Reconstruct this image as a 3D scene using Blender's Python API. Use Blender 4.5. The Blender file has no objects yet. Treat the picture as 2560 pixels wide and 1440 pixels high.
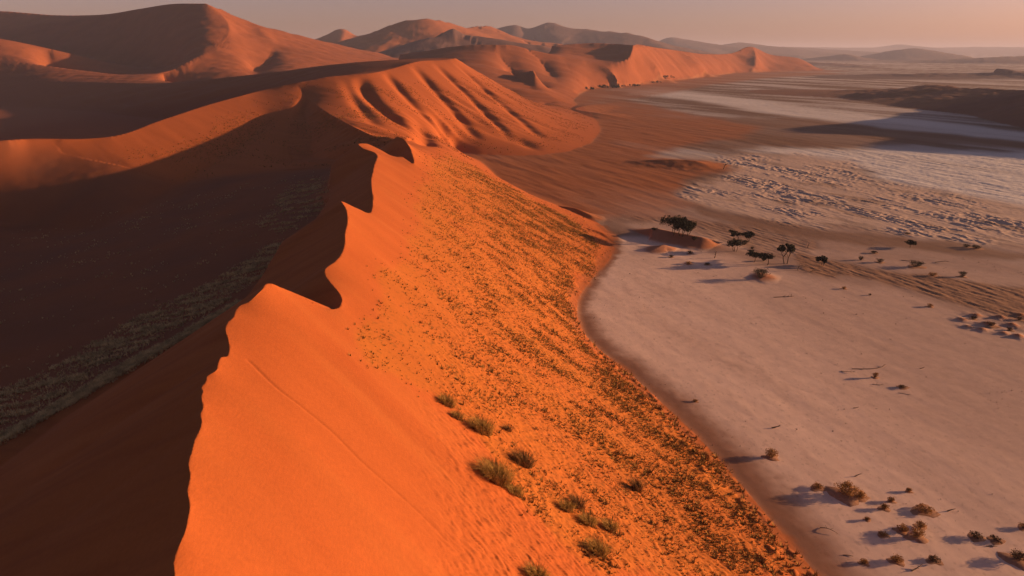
import bpy, math, random
import numpy as np

# ---------------------------------------------------------------- camera, sky, sun, exposure
W, HGT = 2560.0, 1440.0
FPX = 1828.0                       # focal length in photo pixels (about 70 degrees across)
CAM_H = 70.0                       # camera height above the pan
HORIZON = 132.0
PITCH = math.atan((HGT / 2 - HORIZON) / FPX)
SUN_AZ = math.radians(8.0)         # sun stands to the right, this far ahead of square
SUN_EL = math.radians(9.0)

scene = bpy.context.scene
col = scene.collection
cam_data = bpy.data.cameras.new("camera")
cam = bpy.data.objects.new("camera", cam_data)
col.objects.link(cam)
cam.location = (0, 0, CAM_H)
cam.rotation_euler = (math.pi / 2 - PITCH, 0, 0)
cam_data.sensor_width = 36.0
cam_data.lens = 36.0 * FPX / W
cam_data.clip_start = 0.5
cam_data.clip_end = 120000.0
scene.camera = cam

world = bpy.data.worlds.new("World")
scene.world = world
world.use_nodes = True
wn, wl = world.node_tree.nodes, world.node_tree.links
wn.clear()
w_out = wn.new("ShaderNodeOutputWorld")
w_bg = wn.new("ShaderNodeBackground")
sky = wn.new("ShaderNodeTexSky")
sky.sky_type = 'NISHITA'
sky.sun_disc = False
sky.sun_elevation = SUN_EL
sky.sun_rotation = math.pi / 2 - SUN_AZ      # measured from +Y towards +X
sky.altitude = 600
sky.air_density = 1.0
sky.dust_density = 2.6
sky.ozone_density = 1.0
w_bg.inputs[1].default_value = 0.07
# evening dust reddens the sky near the horizon all the way round; overhead it stays blue grey
geo = wn.new("ShaderNodeTexCoord")
sepz = wn.new("ShaderNodeSeparateXYZ")
wl.new(geo.outputs["Generated"], sepz.inputs[0])
band = wn.new("ShaderNodeMapRange")
band.inputs[1].default_value = 0.0
band.inputs[2].default_value = 0.40
wl.new(sepz.outputs[2], band.inputs[0])
dust = wn.new("ShaderNodeMix")
dust.data_type = 'RGBA'
dust.inputs[6].default_value = (1.16, 0.755, 1.02, 1)
dust.inputs[7].default_value = (0.50, 0.45, 0.54, 1)
wl.new(band.outputs[0], dust.inputs[0])
tint = wn.new("ShaderNodeMix")
tint.data_type = 'RGBA'
tint.blend_type = 'MULTIPLY'
tint.inputs[0].default_value = 1.0
wl.new(sky.outputs[0], tint.inputs[6])
wl.new(dust.outputs[2], tint.inputs[7])
wl.new(tint.outputs[2], w_bg.inputs[0])
wl.new(w_bg.outputs[0], w_out.inputs[0])

sun_data = bpy.data.lights.new("sun", 'SUN')
sun_data.energy = 5.0
sun_data.angle = math.radians(0.55)
sun_data.color = (1.0, 0.56, 0.27)
sun = bpy.data.objects.new("sun", sun_data)
col.objects.link(sun)
SUN_DIR = np.array([math.cos(SUN_EL) * math.cos(SUN_AZ), math.cos(SUN_EL) * math.sin(SUN_AZ), math.sin(SUN_EL)])
import mathutils
sun.rotation_euler = mathutils.Vector(SUN_DIR).to_track_quat('Z', 'Y').to_euler()

scene.view_settings.view_transform = 'Standard'
scene.view_settings.look = 'None'
scene.view_settings.gamma = 1.0
scene.view_settings.exposure = 0.82

# ---------------------------------------------------------------- projection helpers
SP, CP = math.sin(PITCH), math.cos(PITCH)

def ray(px, py):
    nx, ny = (px - W / 2) / FPX, (py - HGT / 2) / FPX
    return nx, CP - SP * ny, SP + CP * ny          # right, forward, down

def Pz(px, py, z):
    """the place seen at a photo pixel if the ground there has height z"""
    r, f, d = ray(px, py)
    t = (CAM_H - z) / d
    return (r * t, f * t, z)

def Pd(px, py, dist):
    """the place seen at a photo pixel at this distance ahead"""
    r, f, d = ray(px, py)
    t = dist / f
    return (r * t, dist, CAM_H - d * t)

def project(x, y, z):
    dz = z - CAM_H
    depth = y * CP - dz * SP
    up = y * SP + dz * CP
    depth = np.where(np.abs(depth) < 1e-6, 1e-6, depth)
    return W / 2 + FPX * x / depth, HGT / 2 - FPX * up / depth, depth

# ---------------------------------------------------------------- noise
_rng = np.random.default_rng(7)
_ang = _rng.random(512 * 512) * 2 * np.pi
_GC, _GS = np.cos(_ang).astype(np.float32), np.sin(_ang).astype(np.float32)

def noise(x, y, seed=0):
    x = np.asarray(x, np.float64); y = np.asarray(y, np.float64)
    ix, iy = np.floor(x), np.floor(y)
    fx, fy = (x - ix).astype(np.float32), (y - iy).astype(np.float32)
    ix = (ix.astype(np.int32) + seed * 131); iy = (iy.astype(np.int32) + seed * 57)
    x0, x1, y0, y1 = ix & 511, (ix + 1) & 511, (iy & 511) * 512, ((iy + 1) & 511) * 512
    u, v = fx * fx * fx * (fx * (fx * 6 - 15) + 10), fy * fy * fy * (fy * (fy * 6 - 15) + 10)
    k = y0 + x0; a = _GC[k] * fx + _GS[k] * fy
    k = y0 + x1; b = _GC[k] * (fx - 1) + _GS[k] * fy
    k = y1 + x0; c = _GC[k] * fx + _GS[k] * (fy - 1)
    k = y1 + x1; d = _GC[k] * (fx - 1) + _GS[k] * (fy - 1)
    return ((a + (b - a) * u) * (1 - v) + (c + (d - c) * u) * v) * 1.6

def fbm(x, y, octaves=4, seed=0, gain=0.5):
    s, a, t = 0.0, 1.0, 0.0
    for k in range(octaves):
        s = s + a * noise(x * 2 ** k + 17.3 * k, y * 2 ** k - 9.1 * k, seed + k)
        t += a
        a *= gain
    return s / t

def masked(mask, fn, *coords):
    """fn evaluated only where the mask is set, nought elsewhere"""
    m = np.asarray(mask) != 0
    out = np.zeros(m.shape)
    if m.any():
        out[m] = fn(*[c[m] for c in coords])
    return out

def smooth(a, b, v):
    t = np.clip((v - a) / (b - a), 0, 1)
    return t * t * (3 - 2 * t)

# ---------------------------------------------------------------- terrain grid: rays of a fan, rings further and further apart
def stretch(a, b, n):
    return list(np.linspace(a, b, n, endpoint=False))

DEN = math.radians(41)
N_DENSE = 860
th = stretch(-DEN, DEN, N_DENSE) + [DEN]
step, a = (2 * DEN) / N_DENSE, DEN
outer = []
while a < math.radians(84):
    step *= 1.06
    a += step
    outer.append(a)
TH = np.array([-v for v in outer[::-1]] + th + outer)
rr, r = [], 14.0
while r < 30000:
    rr.append(r)
    if r < 60: k = 0.006
    elif r < 420: k = 0.0036
    elif r < 1100: k = 0.0050
    elif r < 3500: k = 0.0085
    else: k = 0.013
    r *= 1 + k
RR = np.array(rr)
NI, NJ = len(TH), len(RR)
GX = np.sin(TH)[:, None] * RR[None, :]
GY = np.cos(TH)[:, None] * RR[None, :]
LTH_I = np.arange(NI, dtype=float)
LRR = np.log(RR)

def to_index(x, y):
    t = np.arctan2(x, y)
    r = np.log(np.maximum(np.hypot(x, y), 1e-3))
    return np.interp(t, TH, LTH_I), np.interp(r, LRR, np.arange(NJ, dtype=float))

FIX = np.zeros((NI, NJ), bool)
VAL = np.zeros((NI, NJ))
SNAP = np.zeros((NI, NJ), bool)
SX, SY = GX.copy(), GY.copy()
DIAG_FORCE = np.full((NI - 1, NJ - 1), -1, np.int8)

def catmull(p, per=24):
    p = np.asarray(p, float)
    if len(p) < 3:
        t = np.linspace(0, 1, per * (len(p) - 1) + 1)[:, None]
        return p[0] + (p[1] - p[0]) * t
    q = np.vstack([2 * p[0] - p[1], p, 2 * p[-1] - p[-2]])
    out = []
    for i in range(1, len(q) - 2):
        p0, p1, p2, p3 = q[i - 1], q[i], q[i + 1], q[i + 2]
        # centripetal weights keep tight bends from overshooting
        d1 = max(np.linalg.norm(p1 - p0), 1e-6) ** .5
        d2 = max(np.linalg.norm(p2 - p1), 1e-6) ** .5
        d3 = max(np.linalg.norm(p3 - p2), 1e-6) ** .5
        m1 = (p2 - p1) + d2 * ((p1 - p0) / d1 - (p2 - p0) / (d1 + d2))
        m2 = (p2 - p1) + d2 * ((p3 - p2) / d3 - (p3 - p1) / (d2 + d3))
        t = np.linspace(0, 1, per, endpoint=False)[:, None]
        out.append((2 * t**3 - 3 * t**2 + 1) * p1 + (t**3 - 2 * t**2 + t) * m1 + (-2 * t**3 + 3 * t**2) * p2 + (t**3 - t**2) * m2)
    out.append(p[-1:])
    return np.vstack(out)

def curve(pts, snap=False, curved=True):
    """hold the ground at the heights of this line; snap = a sharp crest whose edge the mesh follows exactly"""
    p = catmull(pts) if curved and len(pts) > 2 else np.asarray(pts, float)
    fi, fj = to_index(p[:, 0], p[:, 1])
    seg = np.maximum(np.abs(np.diff(fi)), np.abs(np.diff(fj)))
    n = np.maximum(1, np.ceil(seg * 5).astype(int))
    px, py, pz = [], [], []
    for k in range(len(n)):
        t = np.arange(n[k]) / n[k]
        px.append(p[k, 0] + (p[k + 1, 0] - p[k, 0]) * t)
        py.append(p[k, 1] + (p[k + 1, 1] - p[k, 1]) * t)
        pz.append(p[k, 2] + (p[k + 1, 2] - p[k, 2]) * t)
    x, y, z = np.concatenate(px + [p[-1:, 0]]), np.concatenate(py + [p[-1:, 1]]), np.concatenate(pz + [p[-1:, 2]])
    fi, fj = to_index(x, y)
    ii, jj = np.rint(fi).astype(int), np.rint(fj).astype(int)
    d = np.hypot(fi - ii, fj - jj)
    path = []
    for k in range(len(ii)):
        key = (ii[k], jj[k])
        if path and path[-1][0] == key:
            if d[k] < path[-1][2]:
                path[-1] = (key, k, d[k])
        else:
            path.append((key, k, d[k]))
    thin = []
    for k, e in enumerate(path):
        if thin and k + 1 < len(path):
            a0, b0 = thin[-1][0], path[k + 1][0]
            if abs(a0[0] - b0[0]) <= 1 and abs(a0[1] - b0[1]) <= 1 and a0 != b0:
                continue
        thin.append(e)
    prev = None
    for key, k, _ in thin:
        i, j = key
        if not (0 < i < NI - 1 and 0 < j < NJ - 1):
            prev = None
            continue
        FIX[i, j] = True
        VAL[i, j] = z[k]
        SX[i, j], SY[i, j] = x[k], y[k]
        if snap:
            SNAP[i, j] = True
        if True:
            if prev is not None and abs(prev[0] - i) == 1 and abs(prev[1] - j) == 1:
                a0, b0 = min(prev[0], i), min(prev[1], j)
                DIAG_FORCE[a0, b0] = 0 if (prev[0] - i) * (prev[1] - j) > 0 else 1
        prev = key

def inside(poly, x, y):
    poly = np.asarray(poly, float)
    c = np.zeros(np.shape(x), bool)
    n = len(poly)
    for k in range(n):
        x0, y0 = poly[k][:2]
        x1, y1 = poly[(k + 1) % n][:2]
        if y0 == y1:
            continue
        m = ((y0 > y) != (y1 > y)) & (x < (x1 - x0) * (y - y0) / (y1 - y0) + x0)
        c ^= m
    return c

def area(poly, z):
    m = inside(poly, GX, GY) & ~FIX
    FIX[m] = True
    VAL[m] = z
    return m

def relax(Z, F, V, iters):
    Z[F] = V[F]
    n, m = Z.shape
    ci, cj = np.indices((n, m))
    red = ((ci + cj) & 1 == 0) & ~F
    blk = ((ci + cj) & 1 == 1) & ~F
    for it in range(iters):
        w = 1.0 if it < 2 else 1.75
        if it > iters - 12: w = 1.0
        for msk in (red, blk):
            P = np.pad(Z, 1, mode='edge')
            avg = 0.25 * (P[:-2, 1:-1] + P[2:, 1:-1] + P[1:-1, :-2] + P[1:-1, 2:])
            Z = np.where(msk, Z + w * (avg - Z), Z)
    return Z

def solve(F, V, depth=0):
    n, m = F.shape
    if min(n, m) < 14:
        return relax(np.full((n, m), V[F].mean() if F.any() else 0.0), F, V, 300)
    n2, m2 = (n + 1) // 2, (m + 1) // 2
    Fp = np.zeros((n2 * 2, m2 * 2)); Vp = np.zeros((n2 * 2, m2 * 2))
    Fp[:n, :m] = F; Vp[:n, :m] = np.where(F, V, 0)
    cnt = Fp.reshape(n2, 2, m2, 2).sum((1, 3)); sm = Vp.reshape(n2, 2, m2, 2).sum((1, 3))
    Zc = solve(cnt > 0, sm / np.maximum(cnt, 1), depth + 1)
    i = np.clip((np.arange(n) - 0.5) / 2, 0, n2 - 1); j = np.clip((np.arange(m) - 0.5) / 2, 0, m2 - 1)
    i0 = np.minimum(i.astype(int), n2 - 2); j0 = np.minimum(j.astype(int), m2 - 2)
    fi, fj = (i - i0)[:, None], (j - j0)[None, :]
    Z = (Zc[i0][:, j0] * (1 - fi) * (1 - fj) + Zc[i0 + 1][:, j0] * fi * (1 - fj) + Zc[i0][:, j0 + 1] * (1 - fi) * fj + Zc[i0 + 1][:, j0 + 1] * fi * fj)
    return relax(Z, F, V, 40 if depth == 0 else 70)
# ---------------------------------------------------------------- the lie of the land
# the near dune: its crest winds away from the camera, sunlit flank to the right, slip face to the left
near_crest_px = [
    (437, 1440, 38.0), (434, 1409, 38.0), (441, 1378, 38.0), (457, 1342, 38.0), (469, 1301, 38.0), (474, 1260, 38.0), (468, 1224, 38.0),
    (475, 1188, 38.0), (471, 1160, 38.0), (480, 1126, 38.0), (488, 1096, 38.0), (498, 1078, 38.0), (504, 1055, 38.0), (501, 1036, 38.0),
    (507, 1020, 38.0), (503, 990, 38.0), (507, 979, 38.0), (503, 968, 38.0), (514, 955, 38.0), (517, 941, 38.0), (540, 926, 38.0),
    (545, 908, 38.0), (553, 893, 38.0), (567, 891, 37.7), (573, 876, 37.7), (570, 850, 37.8), (563, 823, 38.0), (570, 805, 38.0),
    (583, 793, 38.0), (588, 779, 38.0), (599, 764, 38.0), (619, 756, 38.0), (637, 741, 38.2), (655, 723, 38.4), (667, 709, 38.5),
    (682, 710, 38.2), (704, 720, 37.3), (730, 732, 36.3), (760, 746, 35.3), (791, 764, 34.2), (817, 772, 33.5), (843, 771, 33.0),
    (854, 755, 33.0), (852, 740, 33.1), (842, 725, 33.3), (826, 707, 33.6), (812, 687, 34.0), (812, 674, 34.3), (820, 665, 34.4),
    (838, 653, 34.4), (853, 634, 34.5), (861, 610, 34.8), (862, 582, 35.3), (868, 556, 35.7), (868, 538, 36.0), (862, 517, 36.4),
    (854, 503, 36.8), (866, 508, 36.2), (882, 516, 35.2), (900, 524, 34.2), (914, 531, 33.4), (924, 532, 33.0), (930, 519, 33.0),
    (931, 490, 33.6), (928, 468, 34.0), (927, 449, 34.3), (931, 430, 34.6), (935, 411, 34.9), (942, 389, 35.4), (936, 381, 35.7),
    (922, 376, 36.0), (909, 372, 36.2), (900, 366, 36.6), (895, 360, 37.0), (907, 358.5, 36.7), (920, 360, 36.0), (936, 367, 35.0),
    (956, 377, 33.8), (976, 388, 32.8), (992, 392, 32.4), (1004, 392, 32.2), (1018, 401, 31.6), (1033, 410, 31.0), (1034, 400, 31.6),
    (1030, 386, 32.6), (1024, 368, 34.0), (1015, 354, 35.6), (1005, 345, 36.6), (995, 341, 37.0)]
near_crest = [(-4, 5, 36.5), (-13, 18, 37.5)] + [Pz(*p) for p in near_crest_px]
# behind the last peak the ridge runs on, hidden, and climbs into the middle dune
spur = [near_crest[-1], (-53, 329, 31.8), Pz(950, 347, 31.6), Pz(900, 325, 32.3), Pz(850, 300, 33.2), Pz(800, 270, 35.6), Pz(765, 240, 39.6), Pd(740, 207, 600)]
curve(near_crest, snap=True)
curve(spur, snap=True)
nose = [Pz(995, 341, 37.0), Pz(1012, 350, 35), Pz(1050, 358, 30), Pz(1085, 364, 26.5), Pz(1112, 366, 24), Pz(1150, 386, 20.5), Pz(1180, 403, 18), Pz(1260, 450, 12),
        Pz(1340, 492, 7), Pz(1420, 530, 3.2), Pz(1490, 562, 0.6)]
curve(nose[3:])
pan_edge_px = [(2045, 1440), (1985, 1372), (1930, 1305), (1868, 1232), (1800, 1152), (1730, 1080), (1645, 1000), (1550, 915), (1500, 879),
               (1459, 838), (1443, 797), (1443, 752), (1459, 725), (1490, 684), (1522, 652), (1536, 625), (1532, 594), (1508, 566)]
pan_edge = [(82, -20, 0), (74, 15, 0), (60, 55, 0)] + [Pz(a, b, 0) for a, b in pan_edge_px]
near_foot_back = [(32, 326, 0), (20, 350, 0), (6, 378, 0), (-6, 410, 0), (-12, 450, 0), (-22, 500, 0)]
mid_foot_px = [(1130, 378), (1200, 387), (1280, 390), (1350, 388), (1420, 379), (1475, 358), (1500, 332), (1497, 306), (1465, 280), (1440, 262)]
mid_foot = [Pz(a, b, 0) for a, b in mid_foot_px]
far_foot_px = [(1432, 250), (1448, 234), (1470, 223), (1560, 216), (1650, 207), (1740, 195), (1830, 184), (1930, 179.5), (2050, 177)]
far_foot = [Pz(a, b, 0) for a, b in far_foot_px]
plain_poly = pan_edge + near_foot_back + mid_foot + far_foot + [(1420, 3450, 0), (1430, 3700, 0), (1200, 4300, 0), (-300, 4300, 0), (-60000, 4300, 0),
              (-60000, 60000, 0), (60000, 60000, 0), (60000, -100, 0), (82, -100, 0)]
PLAIN = area(plain_poly, 0.0)

# lee side of the near dune: foot of the slip face, grassy plinth, valley
slip_foot = [(-62, 5, 12), (-66, 40, 13), Pz(-80, 1160, 13.5), Pz(0, 1112, 14), Pz(200, 1000, 15.5), Pz(400, 885, 17), Pz(520, 815, 18.5), Pz(610, 762, 19.5),
             Pz(690, 690, 20.5), Pz(765, 585, 21.5), Pz(820, 520, 22), (-64, 245, 23), (-70, 285, 23.5), (-74, 320, 21), (-92, 350, 20), (-114, 380, 17), (-128, 420, 21), (-143, 480, 28)]
curve(slip_foot)
curve([(-46.5, 292.5, 30), (-51, 297, 28), (-58, 303, 25.5)])      # bay between the last two peaks
valley = [(-175, -20, 3), (-165, 60, 3), (-165, 150, 2), (-168, 230, 0), (-172, 300, 0), (-168, 340, 4), (-160, 380, 12), (-156, 430, 20), (-161, 490, 27.5)]
curve([(-172, 300, -2), (-200, 325, -6), (-240, 338, -8), (-300, 338, -8), (-400, 290, -4)])
curve(valley)
# middle dune
mid_crest = [(-520, 300, 3), (-420, 325, 12), (-330, 352, 22), Pz(0, 352, 27), Pz(80, 347, 26.4), Pz(210, 347, 25.4), Pz(280, 341, 25.8), Pz(325, 330, 27), Pz(390, 305, 30.2), Pz(450, 285, 33),
             Pz(520, 262, 36.3), Pz(600, 240, 40), Pz(670, 222, 43.3), Pd(740, 207, 600), Pd(780, 200, 608), Pd(820, 192, 618), Pd(870, 188, 628), Pd(920, 184, 640), Pd(980, 172, 690),
             Pd(1030, 157, 740), Pd(1060, 152, 770), Pd(1100, 151, 800), Pd(1140, 146, 830)]
curve(mid_crest, snap=True)
mid_arm = [mid_crest[-1], Pd(1110, 145, 850), Pd(1060, 146, 870), Pd(980, 150, 890), Pd(900, 155, 920), Pd(800, 165, 950), Pd(700, 179, 985), Pd(600, 190, 1015), Pd(500, 200, 1046),
           Pd(400, 208, 1090), Pd(300, 207, 1140), Pd(150, 204, 1210), Pd(0, 202, 1290), Pd(-200, 200, 1400)]
curve(mid_arm, snap=True)
arm_foot = []
for q in mid_arm[4:]:
    run = (q[2] + 6) / 0.36
    arm_foot.append((q[0] - 0.5 * run, q[1] - 0.86 * run, -6))
curve(arm_foot)
mid_right = [mid_crest[-1], Pd(1170, 164, 845), Pd(1210, 188, 860), Pd(1250, 214, 880), Pd(1290, 236, 900), Pd(1335, 262, 915)]
curve(mid_right)
curve([(-330, 490, -2), (-290, 560, 0), (-255, 640, 2), (-245, 700, 2)])   # valley behind the middle dune
curve([(-480, 500, -6), (-500, 600, -8), (-560, 750, -8), (-680, 900, -8), (-800, 1020, -8)])
curve([(20, 960, 6), (-20, 1040, 10), (-150, 1120, 20), (-300, 1180, 22), (-440, 1230, 20), (-640, 1330, 14), (-900, 1480, 8)])
# big dune on the left
big_left = [(-2900, 2600, 150), Pd(-300, 40, 2500), Pd(0, 28, 2330), Pd(60, 32, 2290), Pd(140, 38, 2220), Pd(260, 36, 2110), Pd(350, 22, 2010), Pd(430, 10, 1920), Pd(515, 9, 1835)]
curve(big_left, snap=True)
big_s = [big_left[-1], Pd(545, 30, 1790), Pd(567, 52, 1725), Pd(573, 73, 1655), Pd(562, 98, 1570), Pd(532, 124, 1470), Pd(500, 140, 1410), Pd(460, 160, 1350),
         Pd(425, 177, 1320), Pd(370, 184, 1300), Pd(300, 186, 1300), Pd(220, 178, 1320), Pd(140, 168, 1350), Pd(60, 158, 1380), Pd(0, 153, 1400), (-1500, 1450, 50)]
curve(big_s, snap=True)
curve([(q[0] + 85, q[1] + 25, q[2] - 34) for q in big_s[1:7]])
curve([big_left[-1], Pd(600, 45, 1900), Pd(700, 75, 2000), Pd(800, 100, 2120), Pd(880, 119, 2250), Pd(960, 134, 2400)])
curve([(-360, 1330, 26), (-320, 1500, 30), (-280, 1750, 36), (-250, 2000, 40)])
curve([Pd(-200, 70, 1492), Pd(0, 97, 1531), Pd(60, 108, 1544), Pd(150, 128, 1571), Pd(240, 150, 1584), Pd(330, 169, 1577)], snap=True)
curve([Pd(455, 156, 1500), Pd(385, 166, 1630), Pd(300, 164, 1750), Pd(200, 144, 1860), Pd(100, 124, 1980), Pd(0, 108, 2080), Pd(-200, 95, 2250)])      # bowl floor
# dunes beyond, along the edge of the plain
d3_left = [Pd(1000, 136, 1770), Pd(1060, 128, 1750), Pd(1120, 118, 1720), Pd(1180, 112, 1690), Pd(1240, 112, 1660)]
curve(d3_left, snap=True)
curve([Pd(1240, 112, 1660), Pd(1243, 130, 1600), Pd(1262, 158, 1540), Pd(1285, 183, 1480), Pd(1272, 200, 1430)], snap=True)
curve([Pd(1240, 112, 1660), Pd(1280, 113, 1680), Pd(1330, 125, 1690), Pd(1400, 140, 1700), Pd(1450, 150, 1710), Pd(1500, 158, 1720), Pd(1540, 157, 1740),
       Pd(1572, 146, 1780), Pd(1580, 128, 1840), Pd(1585, 113, 1900), Pd(1640, 119, 2150), Pd(1700, 127, 2400), Pd(1760, 135, 2650), Pd(1830, 133, 2950),
       Pd(1880, 117, 3200), Pd(1925, 136, 3300), Pd(2000, 147, 3430), Pd(2048, 173, 3300)], snap=True)
curve([Pd(1585, 113, 1900), Pd(1540, 110, 2000), Pd(1480, 108, 2060), Pd(1430, 110, 2060), Pd(1380, 115, 2000)], snap=True)
curve([Pd(1410, 128, 1880), Pd(1450, 136, 1860), Pd(1500, 142, 1850), Pd(1545, 138, 1870)])
for sp in ([Pd(1585, 113, 1900), Pd(1600, 126, 1905), Pd(1625, 147, 1900), Pd(1652, 172, 1860), Pd(1690, 202, 1860)],
           [Pd(1700, 127, 2400), Pd(1735, 148, 2330), Pd(1770, 170, 2300), Pd(1800, 188, 2380)],
           [Pd(1880, 117, 3200), Pd(1890, 135, 3020), Pd(1890, 155, 2880), Pd(1880, 179, 2800)],
           [Pd(1400, 140, 1700), Pd(1418, 165, 1620), Pd(1438, 193, 1530), Pd(1462, 221, 1480)],
           [Pd(1500, 158, 1720), Pd(1525, 178, 1660), Pd(1550, 205, 1600)],
           [Pd(1320, 124, 1690), Pd(1345, 148, 1640), Pd(1370, 180, 1560), Pd(1400, 205, 1420)]):
    curve(sp)
curve([Pd(1290, 181, 1330), Pd(1318, 179, 1290), Pd(1335, 178, 1260), Pd(1345, 195, 1235), Pd(1370, 220, 1215), Pd(1428, 246, 1200)], snap=True)
curve([Pd(1280, 205, 1400), Pd(1320, 212, 1330), Pd(1360, 232, 1270)])
curve([(40, 980, 4), (60, 1060, 8), (30, 1180, 20), (10, 1300, 30), (-10, 1420, 38)])
curve([(-1100, 2750, 40), (-500, 2700, 40), (-100, 2500, 40), (0, 2100, 30), (300, 2400, 20), (600, 3000, 10), (900, 3700, 5)])
curve([(-3500, 3200, 30), (-900, 3100, 30), (-200, 3300, 20), (500, 3600, 5)])
curve([(-3000, 700, 20), (-1400, 600, 5), (-900, 300, 0), (-700, 0, 0)])

Z = solve(FIX, VAL)

def soften(Z, keep, n, k=0.5):
    for _ in range(n):
        P = np.pad(Z, 1, mode='edge')
        avg = 0.25 * (P[:-2, 1:-1] + P[2:, 1:-1] + P[1:-1, :-2] + P[1:-1, 2:])
        Z = np.where(keep, Z, Z + k * (avg - Z))
    return Z
near_zone = GY < 420
crest_near = np.clip(soften(SNAP.astype(float), np.zeros_like(SNAP), 40, 1.0) * 60, 0, 1)
Zs = np.where(near_zone, soften(Z, SNAP, 30), soften(Z, SNAP, 6))
Z = np.where(SNAP, Z, Z * crest_near + Zs * (1 - crest_near))

# slip face: sand at its angle of rest below every point of the crest, down to the plinth
def seg_dist(x, y, pts):
    """distance to a line, height of the nearest point and side (+ = right of its direction)"""
    best = np.full(x.shape, 1e18); zz = np.zeros(x.shape); side = np.zeros(x.shape)
    for a, b in zip(pts[:-1], pts[1:]):
        dx, dy = b[0] - a[0], b[1] - a[1]
        L = dx * dx + dy * dy + 1e-9
        t = np.clip(((x - a[0]) * dx + (y - a[1]) * dy) / L, 0, 1)
        ex, ey = x - (a[0] + t * dx), y - (a[1] + t * dy)
        d = ex * ex + ey * ey
        m = d < best
        best = np.where(m, d, best); zz = np.where(m, a[2] + (b[2] - a[2]) * t, zz)
        side = np.where(m, dx * ey - dy * ex, side)
    return np.sqrt(best), zz, np.where(side > 0, -1, 1)

lee_line = near_crest + spur[1:-1]
lee_poly = lee_line + slip_foot[::-1]
m = inside(catmull(lee_line, 24).tolist() + slip_foot[::-1], GX, GY) & ~SNAP & (GY < 560) & (GY > 3)
cx, cy = GX[m], GY[m]
env = np.full(cx.shape, -1e9)
for q in catmull(lee_line, 6):
    env = np.maximum(env, q[2] - 0.66 * np.hypot(cx - q[0], cy - q[1]))
fd, fz, _ = seg_dist(cx, cy, catmull(slip_foot, 6))
foot_z = fz + 0.06 * fd
LEE_FACE = np.zeros_like(SNAP); LEE_FACE[m] = True
Z[m] = np.maximum(env, foot_z)
Zl = soften(Z, SNAP | ~LEE_FACE, 6)
Z = np.where(LEE_FACE & (crest_near < .5), Zl, Z)

node = (np.hypot(GX + 158, GY - 525) < 45)
Z = np.where(node, soften(Z, SNAP | ~node, 25), Z)
REGION = np.zeros((NI, NJ), np.int8)       # filled below
def ridge(pts, w_left, w_right, power=1.0, rough=0.0, scale=100.0, seed=0, region=None):
    """a free-standing dune or hill: crest line with its own width on each side"""
    global Z
    p = catmull(pts, 8)
    wmax = max(w_left, w_right)
    m = (GX > p[:, 0].min() - wmax) & (GX < p[:, 0].max() + wmax) & (GY > p[:, 1].min() - wmax) & (GY < p[:, 1].max() + wmax)
    x, y = GX[m], GY[m]
    d, zc, s = seg_dist(x, y, p)
    w = np.where(s > 0, w_right, w_left)
    if rough:
        w = w * (1 + rough * fbm(x / scale, y / scale, 3, seed))
    t = np.clip(1 - d / w, 0, 1)
    z = zc * t ** power
    if rough:
        z = z * (1 + 0.35 * rough * fbm(x / scale * 1.7, y / scale * 1.7, 4, seed + 5) * (1 - t))
    old = Z[m]
    Z[m] = np.maximum(old, z)
    if region is not None:
        rg = REGION[m]; rg[(z > old + 0.05)] = region; REGION[m] = rg

# each free-standing ridge: region number, crest, widths
FARS = []
def far(name, label, *a, **k):
    FARS.append((name, label)); ridge(*a, region=10 + len(FARS), **k)
far("right_dune", "long low dune in full shade at the right edge of the plain",
    [(590, 1400, 3), (640, 1330, 10), Pd(2300, 215, 1250), Pd(2430, 218, 1120), Pd(2560, 221, 1000), (690, 880, 45), (660, 760, 66), (645, 690, 52), (636, 620, 58), (628, 540, 44), (620, 460, 47), (625, 380, 32), (640, 320, 8)],
    120, 150, power=1.1)
far("low_dune", "low dark dune with a small lit tip behind the shaded dune at right",
    [Pd(2240, 192, 2250), Pd(2330, 183, 2300), Pd(2430, 183, 2300), Pd(2490, 181, 2250), Pd(2502, 172, 2250), Pd(2560, 176, 2250), Pd(2700, 180, 2250)], 260, 200, rough=.3, scale=120, seed=3)
far("hazy_hill", "broad hazy hill at the right edge below the plateau", [Pd(2400, 160, 5200), Pd(2460, 147, 5300), Pd(2520, 141, 5400), Pd(2600, 140, 5400), Pd(2750, 150, 5400)], 900, 700, rough=.3, scale=500, seed=4)
far("pointed_hill", "wide pointed hazy hill standing alone before the plateau", [Pd(2080, 157, 7600), Pd(2140, 148, 7600), Pd(2210, 130, 7600), Pd(2280, 120.5, 7600), Pd(2330, 126, 7600), Pd(2390, 142, 7600), Pd(2440, 155, 7500)],
    900, 900, rough=.35, scale=700, seed=6)
far("small_hill", "small faintly lit hill left of the pointed hill on the far plain", [Pd(2060, 150, 6800), Pd(2105, 135, 6900), Pd(2160, 144, 6900), Pd(2200, 152, 6900)], 500, 500, rough=.4, scale=400, seed=8)
far("plateau", "flat topped plateau with one hump along the far horizon at right", [Pd(1780, 114, 17500), Pd(1900, 115.5, 17000), Pd(2050, 118, 17000), Pd(2190, 118, 17000), Pd(2225, 114, 17000), Pd(2250, 110.5, 17000), Pd(2290, 117, 17000), Pd(2330, 118.5, 17000),
                 Pd(2450, 117, 17000), Pd(2600, 117.5, 17000), Pd(3000, 116, 17000), Pd(3600, 116, 15000)], 2600, 2600, power=.6, rough=.15, scale=1500, seed=10)
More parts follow.
